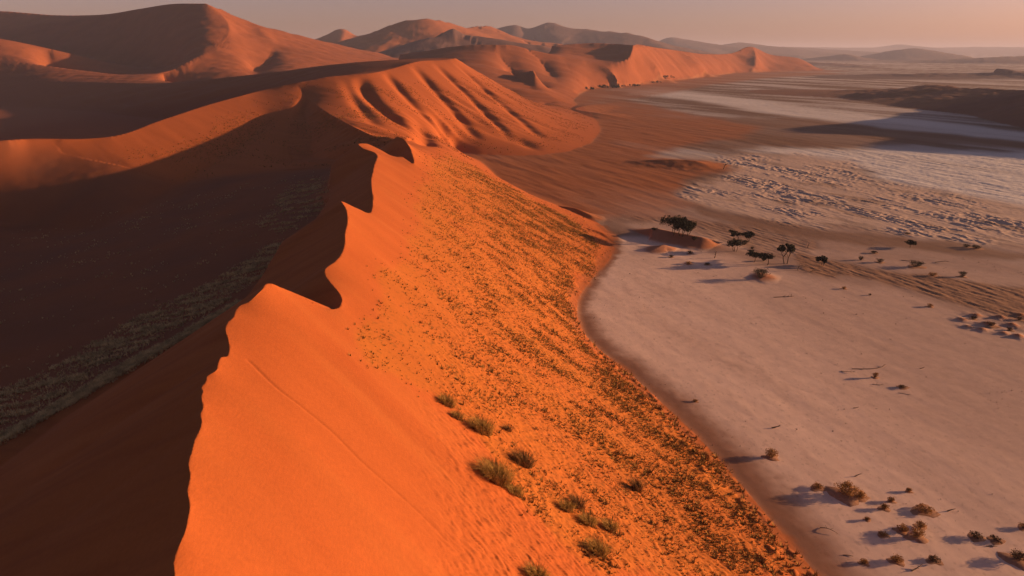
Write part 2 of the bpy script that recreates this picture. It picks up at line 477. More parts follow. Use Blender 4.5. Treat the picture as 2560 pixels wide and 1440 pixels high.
far("mountain_ridge", "bluish mountain ridge behind the dunes, right of the tallest peak", [Pd(1560, 112, 9000), Pd(1630, 108, 9000), Pd(1672, 92, 9000), Pd(1712, 97, 9000), Pd(1760, 108, 9300), Pd(1808, 113, 9600), Pd(1850, 105.5, 10000), Pd(1890, 113, 10500), Pd(1990, 118, 11000), Pd(2100, 124, 11000)],
    1500, 1500, rough=.4, scale=900, seed=12)
far("tall_mountain", "tall shaded mountain with a small lit summit behind the dunes", [Pd(1060, 92, 5200), Pd(1150, 82, 5200), Pd(1230, 72, 5200), Pd(1290, 60, 5200), Pd(1320, 69, 5200), Pd(1372, 53, 5200), Pd(1400, 62, 5150), Pd(1460, 72, 5100), Pd(1530, 78, 5000), Pd(1580, 84, 4900), Pd(1620, 95, 4800), Pd(1652, 113, 4700), Pd(1690, 128, 4600)],
    1000, 900, rough=.4, scale=600, seed=14)
far("red_dune", "far lit red dune with a rounded top behind the middle dune", [Pd(860, 100, 3250), Pd(920, 84, 3200), Pd(968, 66, 3150), Pd(1000, 55, 3100), Pd(1060, 45, 3100), Pd(1110, 53, 3150), Pd(1160, 68, 3250), Pd(1215, 64, 3400), Pd(1260, 80, 3500), Pd(1330, 100, 3500), Pd(1400, 108, 3500)],
    420, 520, rough=.3, scale=260, seed=16)
far("dark_ridge", "dark ridge with jagged top in front of the far red dune", [Pd(990, 118, 2500), Pd(1040, 100, 2500), Pd(1085, 92, 2520), Pd(1130, 72, 2560), Pd(1160, 84, 2560), Pd(1220, 92, 2560), Pd(1290, 104, 2560), Pd(1350, 112, 2560)], 330, 300, rough=.45, scale=160, seed=18)
far("lit_mound", "small lit mound on the skyline right of the big left dune", [Pd(780, 94, 3900), Pd(818, 84, 3900), Pd(858, 70, 3900), Pd(890, 82, 3900), Pd(930, 80, 3900)], 300, 350, rough=.3, scale=200, seed=20)
# ---------------------------------------------------------------- relief that the sun picks out
def height_at(x, y):
    fi, fj = to_index(np.asarray(x, float), np.asarray(y, float))
    i, j = np.clip(fi.astype(int), 0, NI - 2), np.clip(fj.astype(int), 0, NJ - 2)
    u, v = fi - i, fj - j
    return Z[i, j] * (1 - u) * (1 - v) + Z[i + 1, j] * u * (1 - v) + Z[i, j + 1] * (1 - u) * v + Z[i + 1, j + 1] * u * v

_T = np.exp(np.linspace(math.log(20), math.log(12000), 9000))
def hit(px, py):
    """the ground seen at a photo pixel"""
    r, f, d = ray(px, py)
    gap = height_at(r * _T, f * _T) - (CAM_H - d * _T)
    k = int(np.argmax(gap > 0))
    k = max(k, 1)
    a = gap[k - 1] / (gap[k - 1] - gap[k] + 1e-12)
    t = _T[k - 1] + (_T[k] - _T[k - 1]) * min(max(a, 0), 1)
    return r * t, f * t, float(height_at(r * t, f * t))

base = Z.copy()
X, Y = SX.copy(), SY.copy()
dist = np.hypot(GX, GY)
on_near = inside(pan_edge + near_foot_back[:5] + [(-53, 420, 0), (-53, 330, 0), (-60, -20, 0)], GX, GY)
on_mid = inside([(-53, 330, 0), (-53, 420, 0)] + near_foot_back[4:] + mid_foot + [(-40, 900, 0), (-61, 830, 0), (-150, 600, 0), (-330, 480, 0), (-235, 385, 0), (-140, 352, 0)], GX, GY)
hi = smooth(0.5, 6.0, base)
crest_fade = 1 - np.clip(soften(SNAP.astype(float), np.zeros_like(SNAP), 12, 1.0) * 7, 0, 1)
# flank of the near dune: long streaks down the slope, broad swells
al, ac = 0.80 * GX - 0.60 * GY, 0.60 * GX + 0.80 * GY
dz = np.zeros_like(Z)
on_near = on_near & ~LEE_FACE
dz += hi * masked(on_near, lambda a, c: 0.30 * fbm(a / 90, c / 10.0, 2, 21) + 0.6 * fbm(a / 110, c / 34, 2, 22) + 0.018 * fbm(a / 16, c / 2.2, 2, 23), al, ac)
# middle dune: deep flutes
bl, bc = 0.72 * GX - 0.69 * GY, 0.69 * GX + 0.72 * GY
right_face = smooth(-110, -60, GX + 0.12 * (430 - GY))
dz += smooth(2, 14, base) * masked(on_mid, lambda a, c, r: r * 1.8 * (1 - 2 * np.abs(fbm(a / 220, c / 20, 2, 61))) + (0.25 + 0.55 * r) * fbm(a / 70, c / 12, 3, 63), bl, bc, right_face)
gully = np.zeros_like(Z)
for pts, depth, w in (([(900, 190), (908, 218), (935, 252), (985, 292), (1050, 340)], 2.5, 7.5), ([(960, 178), (985, 205), (1030, 255), (1085, 310), (1120, 350)], 1.7, 6),
                      ([(1030, 160), (1062, 195), (1105, 245), (1160, 310), (1200, 355)], 1.9, 6.5), ([(1085, 156), (1120, 190), (1175, 245), (1240, 310), (1290, 360)], 1.6, 6),
                      ([(1135, 155), (1175, 190), (1235, 245), (1310, 310), (1370, 355)], 1.3, 6), ([(1090, 285), (1106, 320), (1124, 362), (1140, 374)], 2.4, 7), ([(1040, 295), (1058, 330), (1085, 364), (1100, 370)], 2.0, 7),
                      ([(1280, 335), (1318, 360), (1352, 378), (1380, 384)], 1.4, 7), ([(860, 195), (880, 235), (915, 285), (950, 325)], 1.2, 6)):
    h = [(*hit(*q)[:2], 0.0 if k in (0, len(pts) - 1) else depth) for k, q in enumerate(pts)]
    m = (np.abs(GX - np.mean([q[0] for q in h])) < 160) & (np.abs(GY - np.mean([q[1] for q in h])) < 220)
    d, dep, _ = seg_dist(GX[m], GY[m], catmull(h, 6))
    gully[m] -= 1.7 * dep * np.exp(-(d / (.8 * w)) ** 2)
dz += gully * smooth(0, 6, base)
# everything further off
far_amp = smooth(800, 1100, dist) * hi
wall = smooth(150, 400, GX) * smooth(1500, 1700, GY) * ~PLAIN
dz += wall * masked(wall, lambda x, y: 9 * fbm((.85 * x - .52 * y) / 300, (.52 * x + .85 * y) / 85, 3, 58), GX, GY) * smooth(2, 25, base)
dz += far_amp * masked(far_amp > 0, lambda x, y: 4.5 * fbm(x / 260, y / 70, 4, 50) + 3.0 * fbm(x / 110, y / 22, 3, 55), GX, GY)
lee_m = (~on_near) & (~on_mid) & (dist < 800) & ~PLAIN & ~LEE_FACE
dz += hi * masked(lee_m, lambda x, y: 0.6 * fbm(x / 40, y / 40, 3, 70) + 0.12 * fbm(x / 7, y / 7, 2, 71), GX, GY)
cd = np.full(Z.shape, 99.0)
m = (dist < 340) & (GX < 30) & (GX > -110)
cd[m] = seg_dist(GX[m], GY[m], near_crest[::2] + near_crest[-1:])[0]
Z = Z + dz * np.where(m, smooth(0.3, 9.0, cd), crest_fade)

# a track scored down the bare sand
trk = [hit(*q) for q in ((620, 900), (690, 968), (745, 1010), (830, 1080), (905, 1155), (985, 1225), (1068, 1302), (1110, 1345))]
m = on_near & (dist < 130)
d, _, _ = seg_dist(GX[m], GY[m], catmull(trk, 6))
Z[m] -= 0.10 * np.exp(-(d / .22) ** 2)
# sand heaped on the plain
def heap(pts, wl_, wr_, power=1.2, rough=.25, scale=8.0, seed=0):
    ridge([(q[0], q[1], q[3]) for q in [(*Pz(a, b, 0), h) for a, b, h in pts]], wl_, wr_, power=power, rough=rough, scale=scale, seed=seed)
before = Z.copy()
heap([(1606, 588, 0.3), (1626, 586, 2.6), (1655, 592, 3.0), (1690, 600, 3.1), (1730, 607, 3.0), (1762, 613, 2.7), (1790, 618, 0.4)], 11, 10, seed=80)
heap([(1618, 632, 0.3), (1640, 628, 1.3), (1660, 624, 1.9), (1690, 628, 0.3)], 7, 6, seed=81)
heap([(1560, 405, 0.3), (1620, 408, 2.0), (1690, 412, 3.6), (1740, 416, 3.4), (1800, 424, 0.5)], 26, 22, seed=82)
heap([(1500, 262, 0.5), (1460, 272, 3.5), (1440, 282, 4), (1500, 290, 3), (1560, 296, 0.5)], 40, 40, seed=83)
heap([(1395, 525, 2.2), (1440, 535, 2.6), (1480, 548, 1.5)], 7, 8, seed=84)
heap([(1425, 570, 1), (1470, 585, 2.4), (1500, 590, 1.8), (1525, 600, .5)], 7, 8, seed=85)
heap([(1870, 690, .1), (1905, 694, 1.0), (1950, 700, .1)], 7, 7, seed=86, scale=3)
for k, (a, b, h, w) in enumerate(((2405, 800, 1.0, 3), (2440, 790, 1.1, 3.4), (2470, 812, 1.3, 3.6), (2500, 795, 1.2, 3), (2530, 815, 1.3, 3.4), (2455, 825, .9, 3), (2545, 842, 1.2, 3.2), (2510, 835, .9, 3),
                                  (2420, 818, .8, 2.6), (2550, 790, .9, 3), (2115, 1235, .35, 3), (2285, 1335, .35, 2.6), (2540, 1398, .3, 2.6))):
    c = Pz(a, b, 0)
    heap([(a - 14, b - 2, h * .3), (a, b, h * .75), (a + 18, b + 3, h * .25)], w * 1.25, w * 1.1, power=1.9, rough=.7, scale=1.6, seed=90 + k)
heaped = smooth(0.05, 0.6, Z - before)

# the plain: bands drawn out along the wind
sl, sc = 0.40 * GX - 0.92 * GY, 0.92 * GX + 0.40 * GY
def patch(px, blur=1.0, warp=0.35, scale=18.0, seed=0, at=None, land=None):
    """soft-edged patch of the ground given by its outline in the photo"""
    poly = np.array([(at or (lambda a, b: Pz(a, b, 0)))(a, b)[:2] for a, b in px])
    pad = scale * warp * 2 + 4
    cx = np.concatenate([poly[:, 0] - pad, poly[:, 0] + pad, poly[:, 0] - pad, poly[:, 0] + pad]); cy = np.concatenate([poly[:, 1] - pad, poly[:, 1] + pad, poly[:, 1] + pad, poly[:, 1] - pad])
    fi, fj = to_index(cx, np.maximum(cy, 5.0))
    i0, i1, j0, j1 = max(int(fi.min()) - 20, 0), min(int(fi.max()) + 21, NI), max(int(fj.min()) - 20, 0), min(int(fj.max()) + 21, NJ)
    gx, gy = GX[i0:i1, j0:j1], GY[i0:i1, j0:j1]
    l_, c_ = 0.40 * gx - 0.92 * gy, 0.92 * gx + 0.40 * gy
    wx = gx + warp * scale * fbm(l_ / (scale * 3), c_ / scale, 3, seed)
    wy = gy + warp * scale * 2 * fbm(l_ / (scale * 3) + 7.7, c_ / scale + 3.1, 3, seed + 9)
    m = (inside(poly, wx, wy) & (PLAIN if land is None else land)[i0:i1, j0:j1]).astype(float)
    out = np.zeros_like(GX)
    out[i0:i1, j0:j1] = soften(m, np.zeros(m.shape, bool), int(8 * blur), 1.0)
    return out
SALT = patch([(1690, 478), (1760, 455), (1840, 440), (1800, 405), (1830, 385), (2000, 385), (2110, 398), (2180, 440), (2330, 478), (2560, 520), (2700, 560), (2700, 660), (2560, 628), (2360, 600), (2210, 585), (2060, 572), (1900, 545), (1790, 525), (1720, 500)], 2.5, .8, 16, 101)
SALT2 = np.clip(patch([(1830, 372), (2100, 372), (2560, 385), (2700, 395), (2700, 545), (2560, 515), (2350, 480), (2180, 440), (2110, 396)], 3, .8, 20, 131) + .8 * patch([(1560, 236), (1750, 250), (2000, 285), (2300, 322), (2560, 350), (2560, 330), (2300, 298), (2000, 262), (1750, 235)], 2, .6, 24, 132), 0, 1)
RIPPLE = patch([(1990, 625), (2080, 650), (2180, 672), (2300, 690), (2420, 706), (2560, 716), (2750, 740), (2750, 860), (2560, 800), (2440, 772), (2320, 735), (2200, 705), (2080, 690), (1990, 670)], 1, .4, 10, 105)
RIPPLE = np.maximum(RIPPLE, 0.7 * patch([(1560, 545), (1700, 540), (1850, 560), (2040, 600), (2040, 640), (1900, 640), (1800, 600), (1700, 570)], 1, .4, 10, 107))
Z += SALT * masked(SALT, lambda l, c: (.25 + 1.0 * smooth(-.3, .4, fbm(l / 60, c / 25, 2, 119))) * .75 * np.clip(fbm(l / 6.5 + fbm(l / 20, c / 20, 2, 116), c / 1.9, 3, 110) + 0.7 * fbm(l / 26, c / 9, 2, 111), -.22, 1), sl, sc)
Z += SALT2 * masked(SALT2, lambda l, c: .38 * fbm(l / 14, c / 3.4, 3, 133), sl, sc)
toe = masked(on_near & (base < 5), lambda x, y: np.clip(fbm(x / 2.6, y / 2.6, 2, 117), 0, 1) * .9, GX, GY) * smooth(0.0, .5, base) * (1 - smooth(1.2, 3.5, base)) * smooth(150, 60, np.abs(dist - 130))
Z += toe
grassy = masked(on_near & (dist < 330), lambda a, c: (np.abs(fbm(a / 1.9, c / .95, 2, 118)) * .42 + .10 * fbm(a / 7, c / 3, 2, 121)), al, ac) * smooth(28, 20, base) * smooth(.3, 2, base)
Z += grassy
Z += RIPPLE * masked(RIPPLE, lambda l, c: 0.30 * fbm(l / 8.0, c / 1.7, 3, 112), sl, sc)
rest = PLAIN * (1 - np.clip(SALT + RIPPLE, 0, 1)) * smooth(260, 420, dist) * (1 - smooth(2500, 4000, dist))
Z += rest * masked(rest, lambda l, c: 0.35 * fbm(l / 50, c / 9, 3, 113), sl, sc)
rest = PLAIN * (1 - smooth(250, 420, dist))
Z += rest * masked(rest, lambda l, c: 0.05 * fbm(l / 14, c / 5, 3, 114) + 0.10 * fbm(l / 60, c / 25, 2, 115), sl, sc)
Z[SNAP] = VAL[SNAP]
# ---------------------------------------------------------------- cut the land into its pieces
near_poly = pan_edge + near_foot_back[:5] + [(-53, 420, 0), (-53, 330, 0), (-92, 350, 0), (-140, 352, 0), (-180, 345, 0), (-175, 300, 0), (-170, 230, 0), (-165, 150, 0), (-165, 60, 0), (-175, -30, 0), (82, -100, 0)]
mid_poly = [(-53, 330, 0), (-53, 420, 0)] + near_foot_back[4:] + mid_foot + [(20, 960, 0), (-20, 1040, 0), (-150, 1120, 0), (-300, 1180, 0), (-640, 1330, 0), (-1000, 1520, 0), (-1000, 1250, 0), (-680, 900, 0), (-500, 600, 0), (-480, 500, 0), (-560, 420, 0), (-400, 395, 0), (-300, 405, 0), (-235, 385, 0), (-180, 345, 0), (-140, 352, 0), (-92, 350, 0)]
big_poly = [(-4000, 1250, 0), (-1500, 1330, 0), (-1000, 1520, 0), (-640, 1330, 0), (-300, 1180, 0), (-150, 1120, 0), (-20, 1300, 0), (-40, 1700, 0), (-300, 2500, 0), (-4000, 2600, 0)]
chain_poly = [mid_foot[-1], (20, 960, 0), (-20, 1040, 0), (-150, 1120, 0), (-20, 1300, 0), (-40, 1700, 0), (-300, 2500, 0), (0, 2600, 0), (600, 3100, 0), (900, 3900, 0), (1430, 3700, 0), (1420, 3450, 0)] + far_foot[::-1]
free = REGION < 10
for num, poly in ((2, mid_poly), (3, big_poly), (4, chain_poly), (1, near_poly)):
    REGION[free & inside(poly, GX, GY) & ~PLAIN] = num
REGION[free & PLAIN] = 5
NAMES = {0: ("valley_ground", "dark sandy valley floor between the dunes on the left"),
         1: ("near_dune", "large orange foreground dune with winding knife edge crest"),
         2: ("middle_dune", "orange dune with rippled gullied flank behind the foreground dune"),
         3: ("big_dune", "tallest dune at upper left with a curved crest and dark face"),
         4: ("dune_chain", "row of red dunes running along the far edge of the plain"),
         5: ("plain", "wide pale clay pan and gravel plain right of the dunes")}
for k, (n, l) in enumerate(FARS):
    NAMES[11 + k] = (n, l)

# normals of the whole sheet, so that the pieces meet without a seam
def sheet_normals(X, Y, Z):
    ax, ay, az = np.gradient(X, axis=0), np.gradient(Y, axis=0), np.gradient(Z, axis=0)
    bx, by, bz = np.gradient(X, axis=1), np.gradient(Y, axis=1), np.gradient(Z, axis=1)
    n = np.stack([ay * bz - az * by, az * bx - ax * bz, ax * by - ay * bx], -1)
    n *= np.sign(n[..., 2:3])
    return n / np.linalg.norm(n, axis=-1, keepdims=True)
NRM = sheet_normals(X, Y, Z)

def link_mesh(name, verts, faces, mat=None, parent=None):
    me = bpy.data.meshes.new(name)
    nv, nf, k = len(verts), len(faces), faces.shape[1]
    me.vertices.add(nv); me.vertices.foreach_set("co", np.ascontiguousarray(verts, np.float32).ravel())
    me.loops.add(nf * k); me.loops.foreach_set("vertex_index", np.ascontiguousarray(faces, np.int32).ravel())
    me.polygons.add(nf); me.polygons.foreach_set("loop_start", np.arange(0, nf * k, k, dtype=np.int32))
    me.polygons.foreach_set("use_smooth", np.ones(nf, bool))
    me.update(calc_edges=True)
    if mat: me.materials.append(mat)
    o = bpy.data.objects.new(name, me)
    col.objects.link(o)
    if parent: o.parent = parent
    return o

def build_land(mats):
    d0, d1 = np.abs(Z[:-1, :-1] - Z[1:, 1:]), np.abs(Z[1:, :-1] - Z[:-1, 1:])
    diag = np.where(DIAG_FORCE >= 0, DIAG_FORCE, (d1 < d0).astype(np.int8))
    idx = np.arange(NI * NJ).reshape(NI, NJ)
    a, b, c, d = idx[:-1, :-1], idx[1:, :-1], idx[1:, 1:], idx[:-1, 1:]
    f0 = np.stack([np.where(diag == 0, a, a), np.where(diag == 0, b, b), np.where(diag == 0, c, d)], -1)
    f1 = np.stack([np.where(diag == 0, a, b), np.where(diag == 0, c, c), np.where(diag == 0, d, d)], -1)
    reg = np.maximum(np.maximum(REGION[:-1, :-1], REGION[1:, :-1]), np.maximum(REGION[:-1, 1:], REGION[1:, 1:]))
    reg = np.where(reg == 5, np.minimum(np.minimum(REGION[:-1, :-1], REGION[1:, :-1]), np.minimum(REGION[:-1, 1:], REGION[1:, 1:])), reg)
    V = np.stack([X, Y, Z], -1).reshape(-1, 3)
    N = NRM.reshape(-1, 3)
    out = {}
    for num, (name, label) in NAMES.items():
        m = reg == num
        if not m.any(): continue
        f = np.concatenate([f0[m], f1[m]])
        # turn every face upwards
        p, q, s = V[f[:, 0]], V[f[:, 1]], V[f[:, 2]]
        up = (q[:, 0] - p[:, 0]) * (s[:, 1] - p[:, 1]) - (q[:, 1] - p[:, 1]) * (s[:, 0] - p[:, 0])
        f[up < 0] = f[up < 0][:, ::-1]
        used, inv = np.unique(f, return_inverse=True)
        o = link_mesh(name, V[used], inv.reshape(-1, 3), mats(num))
        at = o.data.color_attributes.new("ground", 'FLOAT_COLOR', 'POINT')
        at.data.foreach_set("color", np.ascontiguousarray(MASK.reshape(-1, 4)[used], np.float32).ravel())
        o.data.normals_split_custom_set_from_vertices(N[used].astype(np.float32))
        o["label"] = label
        o["category"] = {5: "plain", 0: "valley"}.get(num, "hill" if num > 10 and "dune" not in name else "dune")
        o["kind"] = "structure"
        out[num] = o
    return out
# ---------------------------------------------------------------- colours of the ground
GRASS = patch([(905, 830), (960, 900), (1010, 945), (1080, 990), (1150, 1060), (1210, 1130), (1290, 1230), (1370, 1300), (1440, 1375), (1520, 1438), (2020, 1438), (1930, 1330), (1800, 1165), (1700, 1075), (1560, 940),
                         (1480, 870), (1435, 790), (1425, 720), (1480, 670), (1500, 610), (1430, 545), (1330, 495), (1200, 425), (1120, 385), (1080, 400), (1060, 470), (1040, 550), (1010, 640), (960, 720), (900, 790)], 1.5, .5, 8, 201, hit, on_near & ~PLAIN)
def C(*c): return np.array(c)
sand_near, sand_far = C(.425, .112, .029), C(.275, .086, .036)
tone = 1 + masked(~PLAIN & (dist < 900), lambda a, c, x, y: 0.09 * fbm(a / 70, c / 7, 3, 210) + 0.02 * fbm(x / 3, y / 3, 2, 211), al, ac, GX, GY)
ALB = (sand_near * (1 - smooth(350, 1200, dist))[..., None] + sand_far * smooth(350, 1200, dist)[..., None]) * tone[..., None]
def lay(mask, colour, k=1.0):
    global ALB
    m = np.clip(mask * k, 0, 1)[..., None]
    ALB = ALB * (1 - m) + np.asarray(colour) * m
lay(masked(on_near, lambda a, c_: smooth(-.05, .5, fbm(a / 45, c_ / 5, 4, 215)), al, ac), C(.47, .142, .037), .45)
lay(masked(on_near, lambda a, c_: smooth(.1, .6, fbm(a / 30, c_ / 9, 4, 216)), al, ac), C(.36, .082, .021), .35)
lay(masked(LEE_FACE, lambda x, y: smooth(-.1, .5, fbm(x / 30, (y + .3 * x) / 2.6, 4, 217)), GX, GY), C(.33, .080, .022), .55)
lay(masked(LEE_FACE, lambda x, y: smooth(.05, .5, fbm(x / 22, (y + .3 * x) / 4.5, 3, 218)), GX, GY), C(.50, .145, .045), .45)
spots = masked(GRASS, lambda x, y: fbm(x / 0.9, y / 0.9, 2, 220), GX, GY)
lay(GRASS * (0.55 + masked(GRASS, lambda a, c: 0.35 * fbm(a / 30, c / 10, 3, 221), al, ac)), C(.44, .148, .026))
lay(GRASS * smooth(.25, .55, spots), C(.20, .085, .022), .6)
# plinth in the lee and valley: greyer, grassy sand
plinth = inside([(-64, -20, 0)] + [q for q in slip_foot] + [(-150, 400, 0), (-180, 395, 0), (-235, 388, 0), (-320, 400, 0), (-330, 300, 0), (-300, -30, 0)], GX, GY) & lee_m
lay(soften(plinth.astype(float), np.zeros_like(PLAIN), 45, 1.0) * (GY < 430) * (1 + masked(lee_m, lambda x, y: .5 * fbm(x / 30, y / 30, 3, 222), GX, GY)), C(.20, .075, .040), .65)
# plain
clay, gravel, orange = C(.80, .575, .475), C(.175, .098, .068), C(.34, .115, .042)
st = masked(PLAIN, lambda l, c_: fbm(l / 160, c_ / 26, 4, 230), sl, sc)
st2 = masked(PLAIN, lambda l, c_: fbm(l / 500, c_ / 60, 4, 231) + .12 * fbm(l / 9, c_ / 2.5, 3, 232), sl, sc)
pm = PLAIN.astype(float)
far_pale = smooth(-.25, .35, st2 + .35 * st)
plain_col = gravel[None, None] * (1 - far_pale[..., None]) + C(.48, .41, .39) * far_pale[..., None]
ALB = ALB * (1 - pm[..., None]) + plain_col * pm[..., None]
def play(px, colour, k=1.0, seed=0, scale=14, warp=.5, blur=1.0, var=.0):
    m = patch(px, blur, warp, scale, seed) * PLAIN
    lay(m * (1 + var * st), colour, k)
brown_band = [(1600, 300), (1800, 292), (2100, 300), (2560, 330), (2700, 345), (2700, 400), (2560, 372), (2300, 362), (2050, 372), (1850, 372), (1700, 366), (1560, 350)]
play(brown_band, C(.20, .100, .062), .85, 240, 30, .6, 2)
play([(1560, 232), (1700, 244), (1900, 280), (2200, 318), (2560, 352), (2700, 372), (2700, 360), (2560, 330), (2300, 300), (2050, 274), (1850, 246), (1650, 222)], C(.68, .61, .58), .8, 241, 24, .5, 1.5, .4)
play([(1820, 372), (2200, 374), (2560, 380), (2700, 385), (2700, 540), (2560, 515), (2350, 480), (2200, 445), (2120, 400)], C(.72, .66, .635), .8, 242, 20, .6, 2, .5)
# red sand carried out from the dunes
play([(1100, 372), (1250, 392), (1500, 352), (1505, 300), (1470, 262), (1560, 250), (1700, 280), (1900, 318), (1850, 345), (1700, 362), (1640, 385), (1800, 400), (1830, 425), (1700, 452), (1690, 480), (1730, 520), (1640, 548), (1520, 552), (1440, 540), (1300, 480), (1180, 410)], orange, .95, 243, 18, .6, 2.5, .3)
play([(1440, 262), (1440, 240), (1560, 218), (1700, 205), (1760, 215), (1640, 240), (1560, 250)], orange, .7, 244, 20, .5, 2, .3)
play([(1700, 208), (1830, 187), (2050, 179), (2110, 184), (1930, 194), (1760, 214)], orange, .8, 249, 40, .5, 1.5, .3)
play([(1600, 388), (1740, 385), (1830, 395), (1790, 402), (1640, 398)], C(.5, .40, .35), .6, 245, 10, .4, 1)
lay(SALT2 * masked(SALT2, lambda l, c_: smooth(-.35, .25, fbm(l / 40, c_ / 7, 4, 261)), sl, sc), C(.66, .60, .575), .8)
lay(SALT * (1 - .55 * masked(SALT, lambda l, c_: smooth(.1, .45, fbm(l / 40, c_ / 10, 3, 256)), sl, sc)), C(.58, .42, .34), .95)
play([(1700, 500), (1790, 527), (1900, 548), (2060, 574), (2210, 588), (2360, 603), (2560, 632), (2700, 662), (2700, 690), (2560, 655), (2350, 632), (2200, 618), (2050, 602), (1900, 575), (1760, 540)], C(.25, .140, .095), .9, 246, 8, .4, 1.2)
BROWN = patch([(1700, 500), (1790, 527), (1900, 548), (2060, 574), (2210, 588), (2360, 603), (2560, 632), (2700, 662), (2700, 690), (2560, 655), (2350, 632), (2200, 618), (2050, 602), (1900, 575), (1760, 540)], 1.2, .4, 8, 246)
# near pan
play([(1430, 700), (1530, 600), (1620, 590), (1700, 615), (1840, 640), (1990, 680), (2080, 700), (2200, 722), (2330, 752), (2450, 790), (2560, 830), (2900, 960), (2900, 1700), (2045, 1700), (2045, 1440), (1800, 1152), (1500, 879), (1443, 797)], clay, 1.0, 247, 10, .35, 1.5)
play([(1560, 560), (1700, 548), (1820, 585), (1960, 610), (2100, 630), (2300, 660), (2560, 690), (2700, 705), (2700, 720), (2560, 712), (2400, 700), (2250, 678), (2080, 645), (1960, 640), (1800, 620), (1640, 600)], C(.60, .43, .35), .85, 248, 9, .5, 1.2, .3)
lay(RIPPLE, C(.30, .165, .105), .95)
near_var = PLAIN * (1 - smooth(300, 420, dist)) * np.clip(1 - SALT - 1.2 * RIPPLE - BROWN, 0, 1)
lay(near_var * masked(near_var, lambda l, c_: np.clip(.28 + .55 * fbm(l / 40, c_ / 9, 4, 250), 0, 1), sl, sc), C(.50, .33, .255), .55)
lay(near_var * masked(near_var, lambda l, c_: smooth(.30, .6, fbm(l / 3.0, c_ / 1.0, 3, 251)), sl, sc), C(.36, .24, .19), .35)
lay(near_var * masked(near_var, lambda x, y: smooth(.42, .6, fbm(x / .9, y / .9, 2, 252)), GX, GY), C(.25, .17, .13), .35)
lines = near_var * masked(near_var, lambda l, c_: np.exp(-(fbm(l / 30, c_ / 14, 3, 259) / .035) ** 2) * smooth(-.1, .3, fbm(l / 50, c_ / 30, 2, 260)), sl, sc)
lay(lines, C(.52, .35, .28), .35)
right_tone = near_var * masked(near_var, lambda x, y, l, c_: smooth(45, 120, x + .12 * y - 15 + 22 * fbm(l / 60, c_ / 18, 3, 257)), GX, GY, sl, sc)  # near clay gets darker towards the right, edge broken by noise
lay(right_tone, C(.46, .31, .255), .75)
foot_line = near_foot_back + mid_foot + far_foot
ff = PLAIN & (dist > 330) & (dist < 3700) & (GX < 1500)
lay(masked(ff, lambda x, y, r: 1 - smooth(.010, .05, seg_dist(x, y, foot_line)[0] / r + .016 * fbm(x / 60, y / 60, 3, 258)), GX, GY, dist), orange, .9)
# brown damp apron along the foot of the dune, sand heaps
near_foot = (dist < 420) & (GX < 100) & (GX > -60) & (base < 6)
sd = np.full(Z.shape, 99.0)
fd_, _, _ = seg_dist(GX[near_foot], GY[near_foot], catmull(pan_edge, 4))
sd[near_foot] = np.where(PLAIN[near_foot], fd_, -fd_) + 2.2 * fbm(GX[near_foot] / 9, GY[near_foot] / 9, 3, 253) + .8 * fbm(GX[near_foot] / 1.8, GY[near_foot] / 1.8, 2, 254)
grow = 0.5 + smooth(260, 110, dist)
lay((1 - smooth(1.5, 7.5, sd / grow)) * PLAIN, C(.23, .095, .052), .9)
lay((1 - smooth(-1.5, 1.6, sd)) * PLAIN, C(.33, .10, .032), .9)
lay(np.exp(-((sd + 1.2) / 1.6) ** 2) * ~PLAIN, C(.25, .085, .035), .7)
lay(heaped * PLAIN, orange, .8)
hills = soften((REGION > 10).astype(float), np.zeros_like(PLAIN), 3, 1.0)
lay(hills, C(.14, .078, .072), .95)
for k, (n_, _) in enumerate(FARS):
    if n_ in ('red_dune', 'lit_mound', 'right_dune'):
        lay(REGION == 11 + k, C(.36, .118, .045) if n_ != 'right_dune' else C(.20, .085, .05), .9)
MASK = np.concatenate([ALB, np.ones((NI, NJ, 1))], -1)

# ---------------------------------------------------------------- materials
def new_mat(name):
    m = bpy.data.materials.new(name)
    m.use_nodes = True
    return m, m.node_tree.nodes, m.node_tree.links, m.node_tree.nodes["Principled BSDF"]

def ground_material(name, grain, bump_scale, bump_d, var=.10, second=None):
    m, n, l, b = new_mat(name)
    b.inputs["Roughness"].default_value = 0.95
    b.inputs["Specular IOR Level"].default_value = 0.12
    at = n.new("ShaderNodeAttribute"); at.attribute_name = "ground"
    tc = n.new("ShaderNodeTexCoord")
    nz = n.new("ShaderNodeTexNoise"); nz.inputs["Scale"].default_value = grain; nz.inputs["Detail"].default_value = 5; nz.inputs["Roughness"].default_value = .65
    l.new(tc.outputs["Object"], nz.inputs["Vector"])
    rp = n.new("ShaderNodeMapRange"); rp.inputs[1].default_value = .3; rp.inputs[2].default_value = .7; rp.inputs[3].default_value = 1 - var; rp.inputs[4].default_value = 1 + var
    l.new(nz.outputs[0], rp.inputs[0])
    mx = n.new("ShaderNodeMix"); mx.data_type = 'RGBA'; mx.blend_type = 'MULTIPLY'; mx.inputs[0].default_value = 1
    l.new(at.outputs[0], mx.inputs[6]); l.new(rp.outputs[0], mx.inputs[7])
    l.new(mx.outputs[2], b.inputs["Base Color"])
    mp = n.new("ShaderNodeMapping"); mp.inputs["Rotation"].default_value = (0, 0, math.radians(24)); mp.inputs["Scale"].default_value = (1.0, .35, 1)
    l.new(tc.outputs["Object"], mp.inputs[0])
    bz = n.new("ShaderNodeTexNoise"); bz.inputs["Scale"].default_value = bump_scale; bz.inputs["Detail"].default_value = 4
    l.new(mp.outputs[0], bz.inputs["Vector"])
    bp = n.new("ShaderNodeBump"); bp.inputs["Strength"].default_value = .5; bp.inputs["Distance"].default_value = bump_d
    l.new(bz.outputs[0], bp.inputs["Height"]); l.new(bp.outputs[0], b.inputs["Normal"])
    return m
